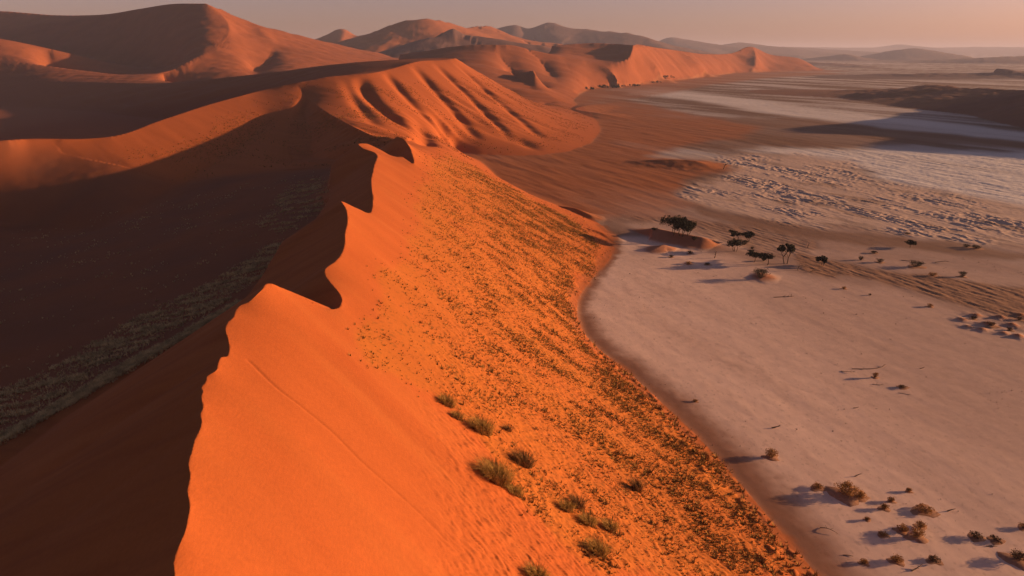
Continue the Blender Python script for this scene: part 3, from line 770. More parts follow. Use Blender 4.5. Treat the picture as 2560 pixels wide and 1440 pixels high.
MAT_SAND = ground_material("dune_sand", 2.0, 4.0, 0.05, .07)
MAT_CLAY = ground_material("clay_and_gravel", 0.35, 0.9, 0.04, .08)
MAT_FAR = ground_material("far_sand", 0.02, 0.05, 1.2, .12)
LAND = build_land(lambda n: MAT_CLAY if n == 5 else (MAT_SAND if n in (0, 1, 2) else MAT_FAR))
# ---------------------------------------------------------------- plants
RNG = np.random.default_rng(11)
def plant_material(name, c1, c2, scale=1.5, rough=.85, trans=0.0):
    m, n, l, b = new_mat(name)
    b.inputs["Roughness"].default_value = rough
    b.inputs["Specular IOR Level"].default_value = 0.1
    tc = n.new("ShaderNodeTexCoord")
    nz = n.new("ShaderNodeTexNoise"); nz.inputs["Scale"].default_value = scale; nz.inputs["Detail"].default_value = 3
    l.new(tc.outputs["Object"], nz.inputs["Vector"])
    rp = n.new("ShaderNodeValToRGB")
    rp.color_ramp.elements[0].position = .36; rp.color_ramp.elements[0].color = (*c1, 1)
    rp.color_ramp.elements[1].position = .64; rp.color_ramp.elements[1].color = (*c2, 1)
    l.new(nz.outputs[0], rp.inputs[0]); l.new(rp.outputs[0], b.inputs["Base Color"])
    if trans:
        t = n.new("ShaderNodeBsdfTranslucent"); mx = n.new("ShaderNodeMixShader"); mx.inputs[0].default_value = trans
        l.new(rp.outputs[0], t.inputs[0]); l.new(b.outputs[0], mx.inputs[1]); l.new(t.outputs[0], mx.inputs[2])
        l.new(mx.outputs[0], n["Material Output"].inputs[0])
    return m
MAT_TUFT = plant_material("dune_grass", (.17, .092, .026), (.44, .25, .07), .8)
MAT_FINE = plant_material("far_grass", (.16, .075, .022), (.30, .14, .035), .3)
MAT_LEE = plant_material("dry_grey_grass", (.46, .30, .15), (.80, .56, .28), .6)
MAT_TUSSOCK = plant_material("green_straw_grass", (.20, .12, .034), (.56, .35, .11), 2.0, trans=.42)
MAT_TUSSOCK2 = plant_material("brown_straw_grass", (.12, .065, .028), (.36, .19, .07), 2.0, trans=.42)
MAT_BARK = plant_material("dark_bark", (.045, .030, .024), (.10, .066, .048), 3)
MAT_LEAF = plant_material("dark_thorn_leaf", (.018, .020, .012), (.048, .044, .022), 1.2)
MAT_TWIG = plant_material("dry_twig", (.13, .070, .034), (.30, .165, .07), 3)
MAT_GOLD = plant_material("golden_dry_leaf", (.20, .10, .035), (.44, .23, .075), 2, trans=.2)
MAT_BROWN = plant_material("brown_dry_leaf", (.085, .052, .030), (.20, .115, .058), 2)
MAT_DEAD = plant_material("dead_wood", (.070, .048, .038), (.18, .125, .095), 3)
MAT_MOUND = plant_material("mound_sand", (.34, .175, .105), (.44, .25, .16), 2)

AREA = np.gradient(TH)[:, None] * np.gradient(LRR)[None, :] * (RR ** 2)[None, :]
def scatter(mask, n):
    p = np.clip(mask, 0, None) * AREA
    cum = np.cumsum(p.ravel())
    k = np.searchsorted(cum, RNG.random(n) * cum[-1])
    i, j = np.unravel_index(np.clip(k, 0, NI * NJ - 1), (NI, NJ))
    t = TH[i] + (RNG.random(n) - .5) * np.gradient(TH)[i]
    r = RR[j] * np.exp((RNG.random(n) - .5) * np.gradient(LRR)[j])
    x, y = np.sin(t) * r, np.cos(t) * r
    return np.stack([x, y, height_at(x, y)], -1)

def tufts(pos, size, blades, spread=.55, width=.16, lean=(0, 0)):
    """clumps of blades, one triangle each"""
    n = len(pos)
    a = RNG.random((n, blades)) * 2 * np.pi
    rad = RNG.random((n, blades)) * .22
    h = size[:, None] * (0.55 + .6 * RNG.random((n, blades)))
    sp = spread * (0.25 + RNG.random((n, blades)))
    c, s = np.cos(a), np.sin(a)
    bx, by = pos[:, None, 0] + c * rad * size[:, None], pos[:, None, 1] + s * rad * size[:, None]
    bz = pos[:, None, 2] - .06 * size[:, None] + 0 * a
    w = width * size[:, None] * (0.6 + .8 * RNG.random((n, blades)))
    tx, ty, tz = bx + c * sp * h + lean[0] * h, by + s * sp * h + lean[1] * h, bz + h
    V = np.stack([np.stack([bx - s * w, by + c * w, bz], -1), np.stack([bx + s * w, by - c * w, bz], -1), np.stack([tx, ty, tz], -1)], 2).reshape(-1, 3)
    return V, np.arange(len(V)).reshape(-1, 3)

def joined(parts):
    V, F, n = [], [], 0
    for v, f in parts:
        V.append(v); F.append(f + n); n += len(v)
    return np.concatenate(V), np.concatenate(F)

def stuff(name, label, cat, V, F, mat):
    o = link_mesh(name, V, F, mat)
    o["kind"] = "stuff"; o["label"] = label; o["category"] = cat
    return o

# grass of the sunny flank
clump = masked(GRASS, lambda a, c: smooth(-.15, .55, fbm(a / 12, c / 6, 3, 301) + .2), al, ac)
low = smooth(34, 4, base) if False else np.clip((30 - base) / 26, 0.15, 1)
near_w = np.clip(1.25 - dist / 420, .35, 1)
d1 = GRASS ** 1.5 * (0.12 + clump ** 1.25) * low * near_w
p1 = scatter(d1, 42000)
s1 = 0.13 + 0.22 * RNG.random(len(p1)) ** 2.5 + 0.0006 * np.hypot(p1[:, 0], p1[:, 1])
V1, F1 = tufts(p1, s1, 5, .8, .17)
p2 = scatter(GRASS ** 1.5 * clump ** 3 * low * near_w, 1900)
V2, F2 = tufts(p2, .40 + .45 * RNG.random(len(p2)) ** 2, 11, .7, .12)
# strays above the grass line
p3 = scatter(np.clip(soften(GRASS, np.zeros_like(PLAIN), 60, 1.0) - GRASS, 0, 1) * on_near * ~PLAIN, 420)
V3, F3 = tufts(p3, .2 + .35 * RNG.random(len(p3)) ** 2, 6, .7, .2)
p8 = scatter(np.exp(-((base - .9) / .8) ** 2) * on_near * ~PLAIN * (dist < 190), 900)
V8, F8 = tufts(p8, .35 + .5 * RNG.random(len(p8)) ** 2, 12, .8, .13)
V3, F3 = joined([(V3, F3), (V8, F8)])
stuff("dune_grass", "dark grass tufts speckling the sunlit flank of the foreground dune", "grass", np.concatenate([V1, V2, V3]),
      np.concatenate([F1, F2 + len(V1), F3 + len(V1) + len(V2)]), MAT_TUFT)

# grass of the middle dune and the foot of the far side
mid_right_face = on_mid * smooth(0.5, 4, base) * (base < 46)
m2 = masked(on_mid, lambda a, c: smooth(-.1, .4, fbm(a / 60, c / 18, 3, 305)), bl, bc) * mid_right_face
p4 = scatter(m2 * smooth(-200, -90, GX), 8000)
V4, F4 = tufts(p4, .35 + .5 * RNG.random(len(p4)) ** 2, 4, .8, .28)
left_grass = patch([(550, 300), (620, 285), (680, 300), (660, 350), (580, 390), (450, 398), (330, 396), (300, 385), (420, 375), (520, 345)], 2, .4, 12, 306, hit, on_mid)
p5 = scatter(left_grass, 1500)
V5, F5 = tufts(p5, .3 + .5 * RNG.random(len(p5)) ** 2, 4, .8, .26)
stuff("far_dune_grass", "fine grass specks on the lit flanks of the middle dune", "grass", np.concatenate([V4, V5]), np.concatenate([F4, F5 + len(V4)]), MAT_FINE)

# pale grass in the shade of the near dune
band1 = patch([(-20, 985), (150, 910), (330, 800), (480, 730), (600, 660), (700, 600), (790, 562), (780, 600), (700, 655), (640, 700), (560, 760), (420, 830), (250, 930), (90, 1030), (-20, 1085)], 1, .3, 5, 310, hit, lee_m)
band2 = patch([(-20, 1095), (120, 1020), (300, 915), (420, 850), (520, 795), (600, 748), (620, 765), (560, 800), (430, 878), (300, 960), (120, 1055), (-20, 1130)], .5, .25, 4, 311, hit, lee_m)
band3 = patch([(640, 560), (720, 470), (770, 440), (830, 420), (900, 400), (880, 450), (840, 500), (790, 540), (720, 580)], 1, .5, 6, 312, hit, lee_m)
streaks = masked(band1 + band2 + band3, lambda x, y: smooth(-.15, .3, fbm(x / 10 + y / 30, y / 3.5, 3, 313)), GX, GY)
pb = scatter(band1 ** 2 * (0.12 + streaks ** 1.5) * .8 + band2 ** 2 * 2.6 + band3 * streaks ** 3 * .3, 19000)
V6, F6 = tufts(pb, .30 + .30 * RNG.random(len(pb)), 6, .7, .13)
open_lee = (GY < 325) * masked(plinth, lambda x, y: smooth(.05, .5, fbm(x / 16, y / 16, 3, 314)) + .04, GX, GY) * (dist > 60)
po = scatter(open_lee, 2600)
V7, F7 = tufts(po, .28 + .5 * RNG.random(len(po)) ** 2, 8, .8, .13)
stuff("shade_grass", "pale grey grass bands and tufts on the shaded side of the foreground dune", "grass", np.concatenate([V6, V7]), np.concatenate([F6, F7 + len(V6)]), MAT_LEE)

# twigs, pebbles and dead tufts strewn over the near pan
litter = near_var * (dist < 330) * masked(near_var, lambda x, y: .06 + smooth(.15, .6, fbm(x / 22, y / 22, 3, 320)), GX, GY)
pl = scatter(litter, 1500)
V9, F9 = tufts(pl, .12 + .30 * RNG.random(len(pl)) ** 3, 6, 1.3, .10)
stuff("pan_litter", "tiny twigs and dry debris scattered over the pale clay pan", "debris", V9, F9, MAT_DEAD)

# ---- single plants
def empty(name, loc, label, cat, group=None):
    o = bpy.data.objects.new(name, None)
    col.objects.link(o); o.location = loc; o.empty_display_size = .5
    o["label"] = label; o["category"] = cat
    if group: o["group"] = group
    return o

def tube(path, rad, sides=6):
    path = np.asarray(path, float); n = len(path)
    V, F = [], []
    for k in range(n):
        d = path[min(k + 1, n - 1)] - path[max(k - 1, 0)]
        d = d / (np.linalg.norm(d) + 1e-9)
        u = np.cross(d, (0.31, 0.9, 0.2)); u /= np.linalg.norm(u) + 1e-9
        v = np.cross(d, u)
        for s in range(sides):
            a = 2 * math.pi * s / sides
            V.append(path[k] + rad[k] * (math.cos(a) * u + math.sin(a) * v))
    for k in range(n - 1):
        for s in range(sides):
            a, b = k * sides + s, k * sides + (s + 1) % sides
            F.append((a, b, b + sides)); F.append((a, b + sides, a + sides))
    c = len(V); V.append(path[-1])
    for s in range(sides): F.append(((n - 1) * sides + s, (n - 1) * sides + (s + 1) % sides, c))
    return np.array(V), np.array(F)

def leaves(cent, rad, n, size, flat=1.0):
    """leaf-sized faces through a crown's volume"""
    k = RNG.integers(0, len(cent), n)
    d = RNG.normal(size=(n, 3)); d /= np.linalg.norm(d, axis=1, keepdims=True)
    p = cent[k] + d * (RNG.random((n, 1)) ** .45) * rad[k][:, None] * np.array([1, 1, flat])
    u = RNG.normal(size=(n, 3)); u /= np.linalg.norm(u, axis=1, keepdims=True)
    v = np.cross(u, RNG.normal(size=(n, 3))); v /= np.linalg.norm(v, axis=1, keepdims=True) + 1e-9
    s = size * (0.5 + RNG.random((n, 1)))
    V = np.stack([p - u * s, p + v * s * .6, p + u * s, p - v * s * .6], 1).reshape(-1, 3)
    q = np.arange(n) * 4
    F = np.concatenate([np.stack([q, q + 1, q + 2], 1), np.stack([q, q + 2, q + 3], 1)])
    return V, F

def bent(a, b, sag, n=5):
    a, b = np.asarray(a, float), np.asarray(b, float)
    t = np.linspace(0, 1, n)[:, None]
    off = RNG.normal(size=3) * sag
    return a + (b - a) * t + np.sin(np.pi * t) * off

def tree(px, py, h, w, label, stems=1, flat=.45, bare=.35, dense=900, group="thorn trees on the pan", name="thorn_tree", lean=(0, 0), leaf=.24, mat=None):
    h *= .88; w *= .9
    o = empty(name, hit(px, py), label, "tree", group)
    wood, cents, rads = [], [], []
    for s in range(stems):
        a = RNG.random() * 6.28
        b0 = np.array([math.cos(a), math.sin(a), 0]) * (0.12 * w if stems > 1 else 0) + np.array([0, 0, -.25])
        fork = np.array([b0[0] * 1.6 + lean[0] * h * .4 + RNG.normal() * .06 * h, b0[1] * 1.6 + RNG.normal() * .06 * h, h * (bare + .08 * RNG.random())])
        r0 = (.035 * h + .02) / stems ** .4
        wood.append(tube(bent(b0, fork, .05 * h), np.linspace(r0, r0 * .7, 5)))
        nl = max(3, 7 // stems)
        for k in range(nl):
            ang = a + 6.28 * (k + .5 * RNG.random()) / nl
            rr_ = w * .5 * (0.35 + .65 * RNG.random())
            tip = np.array([fork[0] * .6 + math.cos(ang) * rr_ + lean[0] * h, fork[1] * .6 + math.sin(ang) * rr_ + lean[1] * h, h * (0.62 + .3 * RNG.random())])
            wood.append(tube(bent(fork, tip, .06 * h), np.linspace(r0 * .55, r0 * .12, 5), 5))
            cents.append(tip); rads.append(w * (.16 + .12 * RNG.random()))
            for q in range(2):
                t2 = tip + RNG.normal(size=3) * np.array([.16 * w, .16 * w, .07 * h]); t2[2] = min(t2[2], h * .97)
                wood.append(tube(bent((fork + tip) / 2, t2, .04 * h, 4), np.linspace(r0 * .3, r0 * .06, 4), 4))
                cents.append(t2); rads.append(w * (.11 + .10 * RNG.random()))
    for k in range(5):                                   # bare twig ends above the crown
        c = cents[RNG.integers(len(cents))]
        wood.append(tube([c, c + RNG.normal(size=3) * .1 * h + np.array([0, 0, .12 * h])], [.03, .008], 4))
    V, F = joined(wood)
    link_mesh("trunk", V, F, MAT_BARK, o)
    V, F = leaves(np.array(cents), np.array(rads) * 1.15, int(dense * 1.4), leaf, min(flat * 1.35, 1.0))
    link_mesh("crown", V, F, mat or MAT_LEAF, o)
    return o

def shrub(px, py, w, h, label, gold=False, group="low shrubs on the pan", name="dry_shrub", mound=True, n=150, lean=0.0):
    h *= .82; w *= 1.1; n = int(n * .7)
    loc = hit(px, py)
    o = empty(name, loc, label, "shrub", group)
    st = []
    for k in range(48):
        a = RNG.random() * 6.28
        e = .25 + .75 * RNG.random()
        tip = np.array([math.cos(a) * w * .5 * e + lean * h, math.sin(a) * w * .5 * e, h * (1.05 - .55 * e * RNG.random())])
        st.append(tube(bent((RNG.normal() * .05 * w, RNG.normal() * .05 * w, -.1), tip, .07 * w, 4), np.linspace(.026 + .010 * h, .010, 4), 4))
    V, F = joined(st)
    link_mesh("stems", V, F, MAT_TWIG if gold else MAT_BARK, o)
    tips = np.array([v[-1] for v, f in st]); 
    V, F = leaves(tips * np.array([.85, .85, .85]), np.full(len(tips), .2 * min(w, 2 * h)), n * 5, .055 + .014 * w, .7)
    V[:, 2] = np.maximum(V[:, 2], 0.0)
    link_mesh("foliage", V, F, MAT_GOLD if gold else (MAT_BROWN if py > 700 else MAT_LEAF), o)
    if mound:
        k = 14
        rings = []
        for q, (rq, zq) in enumerate(((.80, -.14), (.60, .01), (.36, .06), (.12, .09))):
            for s in range(k):
                a = 6.28 * s / k
                f = 1 + .22 * math.sin(3 * a + px) + .12 * math.sin(5 * a + py)
                rings.append((math.cos(a) * rq * w * f, math.sin(a) * rq * w * f * .85, zq * min(h, 1.6)))
        fs = []
        for q in range(3):
            for s in range(k):
                a, b = q * k + s, q * k + (s + 1) % k
                fs += [(a, b, b + k), (a, b + k, a + k)]
        rings.append((0, 0, .095 * min(h, 1.6)))
        fs += [(3 * k + s, 3 * k + (s + 1) % k, 4 * k) for s in range(k)]
        link_mesh("sand_mound", np.array(rings), np.array(fs), MAT_MOUND, o)
    return o

def tussock(px, py, w, h, label, mat=None, n=420, group="large grass tussocks on the dune"):
    """a big clump of arching grass on the slope"""
    w *= .88; h *= .9
    loc = hit(px, py)
    o = empty("grass_tussock", loc, label, "grass tussock", group)
    sx = (height_at(loc[0] + .8, loc[1]) - height_at(loc[0] - .8, loc[1])) / 1.6
    sy = (height_at(loc[0], loc[1] + .8) - height_at(loc[0], loc[1] - .8)) / 1.6
    a = RNG.random(n) * 6.28; e = RNG.random(n) ** .6
    bx, by = np.cos(a) * e * w * .30, np.sin(a) * e * w * .24
    bz = sx * bx + sy * by - .06
    L = h * (0.65 + .5 * RNG.random(n))
    out = (.18 + .55 * e) * (0.6 + .7 * RNG.random(n))
    b2 = a + RNG.normal(size=n) * .5
    mx_, my_ = bx + np.cos(b2) * out * L * .45, by + np.sin(b2) * out * L * .45
    tx, ty = bx + np.cos(b2) * out * L * 1.15 - .06 * L, by + np.sin(b2) * out * L * 1.15
    mz, tz = bz + .62 * L, bz + L * (1.05 - .35 * out)
    ww = .016 + .014 * RNG.random(n)
    nx, ny = -np.sin(b2) * ww, np.cos(b2) * ww
    P = np.stack([np.stack([bx - nx, by - ny, bz], -1), np.stack([bx + nx, by + ny, bz], -1), np.stack([mx_ + nx, my_ + ny, mz], -1), np.stack([mx_ - nx, my_ - ny, mz], -1), np.stack([tx, ty, tz], -1)], 1).reshape(-1, 3)
    q = np.arange(n) * 5
    F = np.concatenate([np.stack([q, q + 1, q + 2], 1), np.stack([q, q + 2, q + 3], 1), np.stack([q + 3, q + 2, q + 4], 1)])
    link_mesh("blades", P, F, mat or MAT_TUSSOCK, o)
    # matted old growth at the root
    m = 90
    pos = np.stack([RNG.normal(size=m) * w * .17, RNG.normal(size=m) * w * .14, np.zeros(m)], -1)
    pos[:, 2] = sx * pos[:, 0] + sy * pos[:, 1]
    V, F = tufts(pos, np.full(m, .28 * h) * (0.6 + .8 * RNG.random(m)), 4, .9, .10)
    link_mesh("root_mat", V, F, MAT_TUFT, o)["kind"] = "stuff"
    return o

def log(px, py, length, label, ang=0.0, rise=.15, rad=.10, branches=2, group="dead wood on the pan", name="dead_log", cat="dead wood"):
    loc = hit(px, py)
    o = empty(name, loc, label, cat, group)
    c, s = math.cos(ang), math.sin(ang)
    a, b = np.array([-c * length / 2, -s * length / 2, .02]), np.array([c * length / 2, s * length / 2, rise])
    path = bent(a, b, .05 * length, 6)
    path[:, 2] = np.maximum(path[:, 2], rad * .4)
    V, F = tube(path, np.linspace(rad, rad * .4, 6), 7)
    link_mesh("trunk", V, F, MAT_DEAD, o)
    for k in range(branches):
        p0 = path[RNG.integers(1, 5)]
        d = np.array([c * .4 + RNG.normal() * .5, s * .4 + RNG.normal() * .5, .35 + .5 * RNG.random()])
        d *= min(length, 4) * (.14 + .14 * RNG.random()) / np.linalg.norm(d)
        V, F = tube(bent(p0, p0 + d, .02 * length, 4), np.linspace(rad * .5, rad * .12, 4), 5)
        link_mesh("branch", V, F, MAT_DEAD, o)
    return o

def snag(px, py, h, label, lean=0.2, limbs=4, group="dead snags on the pan"):
    loc = hit(px, py)
    o = empty("dead_snag", loc, label, "dead tree", group)
    top = np.array([lean * h, 0, h * .8])
    V, F = tube(bent((0, 0, -.2), top, .06 * h, 6), np.linspace(.05 * h + .03, .025 * h, 6), 6)
    link_mesh("trunk", V, F, MAT_DEAD, o)
    for k in range(limbs):
        t = .35 + .6 * RNG.random()
        a = RNG.random() * 6.28
        p0 = top * t
        tip = p0 + np.array([math.cos(a) * h * .42, math.sin(a) * h * .42, h * (.05 + .3 * RNG.random())])
        V, F = tube(bent(p0, tip, .06 * h, 5), np.linspace(.022 * h + .012, .01, 5), 5)
        link_mesh("branch", V, F, MAT_DEAD, o)
    return o

# trees, left to right
tree(1684, 586, 7.6, 7.0, "tall left tree of the dense grove behind the red sand ridge", 3, .95, .3, 2600, "grove behind the sand ridge")
tree(1704, 590, 7.0, 6.4, "middle tree of the dense grove behind the red sand ridge", 3, .95, .3, 2400, "grove behind the sand ridge")
tree(1722, 588, 5.6, 5.6, "shorter right tree of the dense grove behind the red sand ridge", 3, .95, .25, 2000, "grove behind the sand ridge")
shrub(1735, 600, 2.4, 1.6, "small dark shrub at the right foot of the dense grove", mound=False)
shrub(1636, 575, 2.6, 1.0, "small dark bush on the left crest of the red sand ridge", mound=False)
tree(1838, 601, 4.2, 5.2, "flat topped thorn tree, left one of the far pair", 2, .35, .35, 800)
tree(1872, 605, 4.2, 4.8, "rounded thorn tree, right one of the far pair", 2, .5, .25, 800)
tree(1837, 628, 4.6, 4.8, "many stemmed thorn tree on arched legs below the far pair", 4, .5, .5, 800)
shrub(1860, 612, 2.0, 2.2, "thin leaning bush just right of the many stemmed tree", mound=False, lean=.4)
tree(1886, 655, 4.2, 5.6, "umbrella tree with a single trunk, left of two alike", 1, .28, .55, 800)
tree(1918, 663, 4.4, 4.6, "umbrella tree with a thin crooked trunk, right of two alike", 1, .3, .55, 650)
shrub(1909, 652, 1.6, 1.4, "small bush between the two umbrella trees", mound=False)
tree(1964, 660, 8.0, 5.0, "tallest lone tree on the pan with shaggy upright crown", 2, 1.0, .25, 1600, lean=(.08, 0))
tree(2056, 664, 3.4, 3.4, "small bushy tree right of the tallest lone tree", 2, .7, .2, 700)
tree(2275, 619, 3.0, 3.6, "small wind bent tree near the salt flat at right", 1, .5, .35, 550, lean=(.2, 0))
shrub(1902, 694, 5.0, 3.2, "sprawling dark bush on a low sandy rise below the umbrella trees", n=260, mound=False)
shrub(2290, 667, 4.6, 2.3, "wide dark bush with twigs on the second pan at right", n=220)
shrub(2405, 692, 2.6, 2.2, "dark spiky bush at the edge of the rippled strip", n=120)
shrub(2332, 690, 2.8, 1.3, "low brown bush left of the dark spiky bush", gold=True, n=110)
shrub(2200, 656, 2.6, 1.5, "low twiggy bush beside the rippled strip, left of the wide dark bush", n=100)
shrub(2152, 650, 2.0, 1.6, "small forked bush left of the low twiggy bush", n=70, mound=False)
shrub(2185, 633, 2.6, 1.0, "flat dark bush below the smooth brown band", n=90)
shrub(2268, 585, 2.2, .8, "tiny bush at the lower edge of the salt flat", n=70)
shrub(2440, 622, 3.6, 1.6, "tangled bush on the brown band at far right", n=140)
shrub(2416, 618, 2.4, 1.4, "smaller tangled bush just left of another on the brown band", n=90)
snag(1786, 645, 3.2, "thin dead snag standing on the pan left of the trees", .15)
snag(1995, 676, 2.6, "thin dead sapling on the pan below the tallest tree", .1, 3)
snag(2020, 620, 2.4, "small bare snag on the pan above the tallest tree", .1, 3)
snag(1808, 423, 5.0, "bare twisted tree at the right tip of the dark sand ridge", .3, 6)
shrub(1678, 643, 1.8, .9, "small bush on the pan left of the dead snag", n=60)
shrub(1725, 634, 2.2, 1.3, "small twiggy bush under the end of the red sand ridge", n=70)
shrub(1722, 660, 2.2, 1.1, "orange lit bush on the pan, left of a smaller dark one", gold=True, n=90)
shrub(1768, 662, 2.2, .7, "small dark low bush right of the orange lit bush", n=60)
shrub(1880, 622, 1.8, .9, "tiny bush above the umbrella trees", n=50, mound=False)
log(1960, 743, 6.5, "long heap of dead branches on the pan below the bushes", .1, .3, .14, 5)
log(2355, 657, 4.5, "curved dead branch right of the wide dark bush", -.2, .5, .12, 4)
log(2270, 652, 4.2, "dead branch lying above the wide dark bush", -.3, .4, .12, 3)
log(2040, 680, 4.0, "thin dead branch on a low ripple right of the dead sapling", .0, .15, .10, 2)
# near pan, from far to near
shrub(2110, 722, 1.6, .8, "tiny golden bush on open clay above the long fallen trunk", gold=True, n=40)
shrub(2175, 738, .9, .6, "tiny dark stump bush on open clay", n=30, mound=False)
shrub(2325, 767, 1.8, 1.0, "small golden bush near the dark hummocks", gold=True, n=60)
log(2172, 918, 9.0, "long pale fallen trunk lying on open clay", .22, .35, .11, 3)
log(2120, 930, 3.0, "short dead branch at the left end of the long fallen trunk", -.3, .2, .07, 4)
shrub(2188, 944, 1.3, 1.5, "upright golden bush below the long fallen trunk", gold=True, n=80)
log(2195, 962, 2.4, "thin forked branch under the upright golden bush", -.25, .15, .06, 3)
shrub(2257, 969, 1.9, .6, "flat dark bush right of the upright golden bush", n=70)
log(2262, 985, 2.4, "scattered twig on clay below the flat dark bush", -.5, .1, .05, 3)
log(2305, 921, 1.2, "short stub of wood right of the long fallen trunk", .2, .3, .09, 1)
shrub(1738, 1004, 1.2, .5, "pale little bush alone near the dune foot", gold=True, n=40)
log(1940, 1070, 1.7, "stout short stump lying alone on clay", .1, .45, .17, 1)
log(2140, 1020, 1.2, "small dark stick alone on clay", .1, .25, .08, 1)
shrub(1928, 1143, 2.2, 1.7, "golden brown bush with a long shadow near the dune foot", gold=True, n=190)
log(2145, 1191, 1.2, "small upright stump above the spreading golden bush", .1, .5, .10, 1)
shrub(2118, 1235, 3.6, 1.9, "largest spreading golden bush on the near pan", gold=True, n=300)
shrub(2045, 1220, 2.0, .8, "low brown bush left of the largest golden bush", gold=True, n=90)
shrub(2150, 1245, 2.0, 1.2, "brown bush touching the largest golden bush on its right", gold=True, n=120)
shrub(2210, 1272, 1.5, .9, "orange tipped bush between two golden bushes", gold=True, n=90)
shrub(2228, 1254, 1.1, .9, "small bright golden bush above an orange tipped one", gold=True, n=70)
shrub(2272, 1229, 1.0, .7, "little golden bush with a stretched shadow, right of the largest", gold=True, n=60)
shrub(2310, 1278, 3.0, .8, "long low brown bush on the near pan", gold=True, n=140)
log(2378, 1278, 1.4, "dark stump at the right end of the long low bush", .1, .4, .12, 1)
shrub(2168, 1300, .9, .6, "little tan bush on bare clay", gold=True, n=45)
shrub(2256, 1328, 1.7, 1.1, "rusty bush, left one in the dark cluster near the corner", gold=True, n=110)
shrub(2292, 1342, 2.0, 1.4, "rusty bush, right one in the dark cluster near the corner", gold=True, n=150)
shrub(2300, 1318, 1.6, 1.0, "rusty bush at the top of the dark cluster near the corner", gold=True, n=100)
shrub(2208, 1338, 1.4, .5, "flat pale bush in the shade left of the rusty cluster", gold=True, n=60)
shrub(2440, 1345, 1.9, 1.0, "dark bush left of a shaded hollow near the right edge", n=120)
shrub(2490, 1352, 1.8, .7, "flat dark bush inside the shaded hollow near the right edge", n=90)
log(2480, 1367, 1.5, "black stub lying under the flat dark bush", -.05, .15, .10, 1)
shrub(2545, 1398, 2.6, 1.3, "dark bush cut by the right edge of the picture", n=160)
shrub(2242, 1403, 1.8, .9, "brown bush near the bottom edge, right of a smaller one", gold=True, n=110)
shrub(2160, 1408, 1.2, .6, "small brown bush near the bottom edge", gold=True, n=70)
shrub(2335, 1402, 1.8, .6, "low dark bush above the bleached driftwood", n=80)
log(2292, 1422, 2.2, "bleached driftwood log at the bottom of the pan", .45, .5, .10, 1)
log(2120, 1390, 1.4, "black stick lying near the bottom edge of the pan", -.25, .1, .08, 0)
log(2072, 1328, 2.6, "pair of bent sticks half buried in grey clay", -.7, .2, .07, 3)
shrub(2560, 1320, 1.5, .8, "small bush on the right edge above the dark hollow", gold=True, n=80)
shrub(2432, 798, 2.0, 1.0, "brown bush at the left of the sandy hummocks by the right edge", n=110)
shrub(2478, 814, 2.2, 1.2, "brown bush in the middle of the sandy hummocks by the right edge", n=120)
shrub(2524, 826, 1.8, .9, "brown bush low among the sandy hummocks by the right edge", n=90)
shrub(2548, 800, 1.6, .9, "brown bush highest among the sandy hummocks by the right edge", n=80)
# far line of bushes where the red dunes meet the plain
for k, (a, b, w, h, l) in enumerate(((1472, 224, 22, 6, "dark bushes at the dune foot, leftmost of the far row"), (1510, 219, 20, 7, "round dark bush, second from left in the far row"),
        (1546, 219, 18, 7, "round dark bush in the middle of the far row"), (1590, 216, 26, 6, "long dark bush right of the middle of the far row"), (1640, 208, 30, 8, "widest dark bush near the right end of the far row"),
        (1662, 196, 34, 9, "dark patch of bush on the dune foot at the far row's right end"))):
    o = empty("far_bush", hit(a, b), l, "shrub", "far row of bushes below the red dunes")
    c = np.stack([RNG.normal(size=9) * w * .28, RNG.normal(size=9) * 4, RNG.random(9) * h * .4 + h * .2], -1)
    V, F = joined([tube([(0, 0, -1.5), (q[0] * .5, q[1] * .5, 0), q], [.3, .2, .1], 5) for q in c]); link_mesh("stems", V, F, MAT_BARK, o)
    V, F = leaves(c, np.full(9, h * .42), 420, .8, .8); link_mesh("foliage", V, F, MAT_LEAF, o)
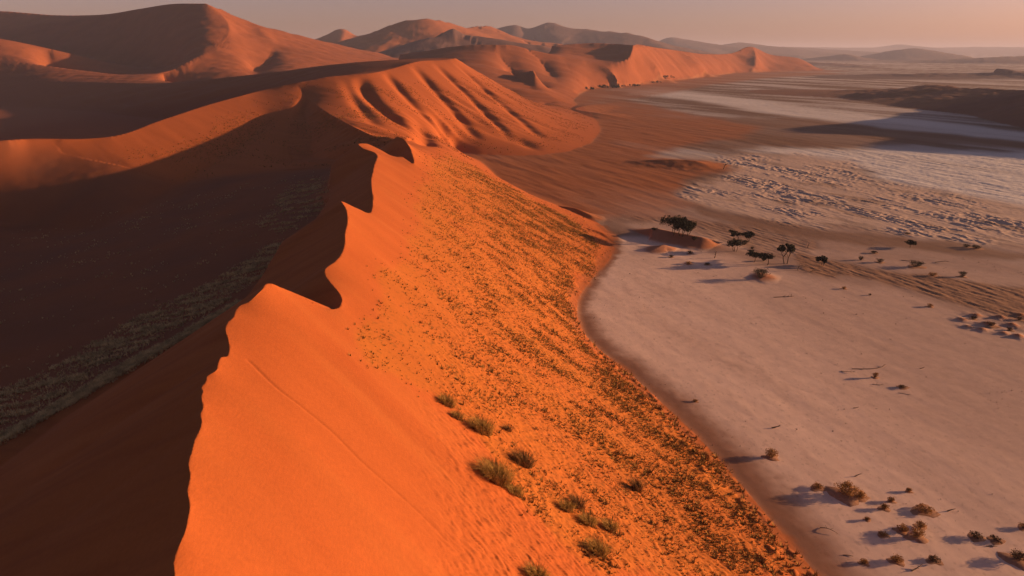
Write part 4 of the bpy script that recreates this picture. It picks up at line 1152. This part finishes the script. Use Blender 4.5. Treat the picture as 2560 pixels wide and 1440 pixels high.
# big grass on the near dune
tussock(1120, 1012, 3.4, 1.5, "highest dark green tussock on the bare edge of the slope", n=380)
tussock(1145, 1045, 2.4, 1.1, "small tussock just below the highest one", n=240)
tussock(1205, 1078, 4.6, 2.1, "long straw coloured tussock, second from the top", n=620)
tussock(1310, 1160, 4.0, 1.9, "dark purplish tussock right of the largest one", MAT_TUSSOCK2, n=560)
tussock(1240, 1200, 5.8, 2.6, "largest green straw tussock with a long shadow up the slope", n=950)
tussock(1290, 1235, 3.0, 1.2, "green tail of grass below the largest tussock", n=320)
tussock(1418, 1275, 2.6, 1.5, "pale feathery tussock in the thick grass", n=300)
tussock(1445, 1268, 2.2, 1.9, "upright brown feathery tussock in the thick grass", MAT_TUSSOCK2, n=300)
tussock(1592, 1225, 2.2, 2.2, "tall brown plume standing out of the dense slope grass", MAT_TUSSOCK2, n=300)
tussock(1470, 1310, 3.2, 1.5, "wide green tussock among brown grass low on the slope", n=360)
tussock(1525, 1325, 2.8, 1.6, "dark based tussock right of the wide green one", n=320)
tussock(1495, 1385, 3.4, 2.0, "round straw tussock near the bottom edge of the slope", n=460)
tussock(1345, 1446, 3.4, 1.5, "green tussock cut by the bottom edge of the picture", n=420)
tussock(1270, 1075, 1.8, .9, "small brown tussock right of the long straw one", MAT_TUSSOCK2, n=180)
# ---------------------------------------------------------------- evening haze
def haze_box():
    x0, x1, y0, y1, z0, z1 = -31000, 31000, -500, 31000, -14, 340
    v = np.array([(x, y, z) for x in (x0, x1) for y in (y0, y1) for z in (z0, z1)], float)
    f = np.array([(0, 1, 3, 2), (4, 6, 7, 5), (0, 4, 5, 1), (2, 3, 7, 6), (0, 2, 6, 4), (1, 5, 7, 3)])
    m = bpy.data.materials.new("haze"); m.use_nodes = True
    n, l = m.node_tree.nodes, m.node_tree.links
    n.clear()
    o = n.new("ShaderNodeOutputMaterial"); p = n.new("ShaderNodeVolumePrincipled")
    p.inputs["Color"].default_value = (.70, .74, 1.0, 1)
    p.inputs["Density"].default_value = 6e-5
    p.inputs["Anisotropy"].default_value = 0.1
    l.new(p.outputs[0], o.inputs["Volume"])
    ob = link_mesh("haze", v, f, m)
    ob["kind"] = "stuff"; ob["label"] = "thin pinkish evening haze over the far plain and hills"; ob["category"] = "haze"
haze_box()
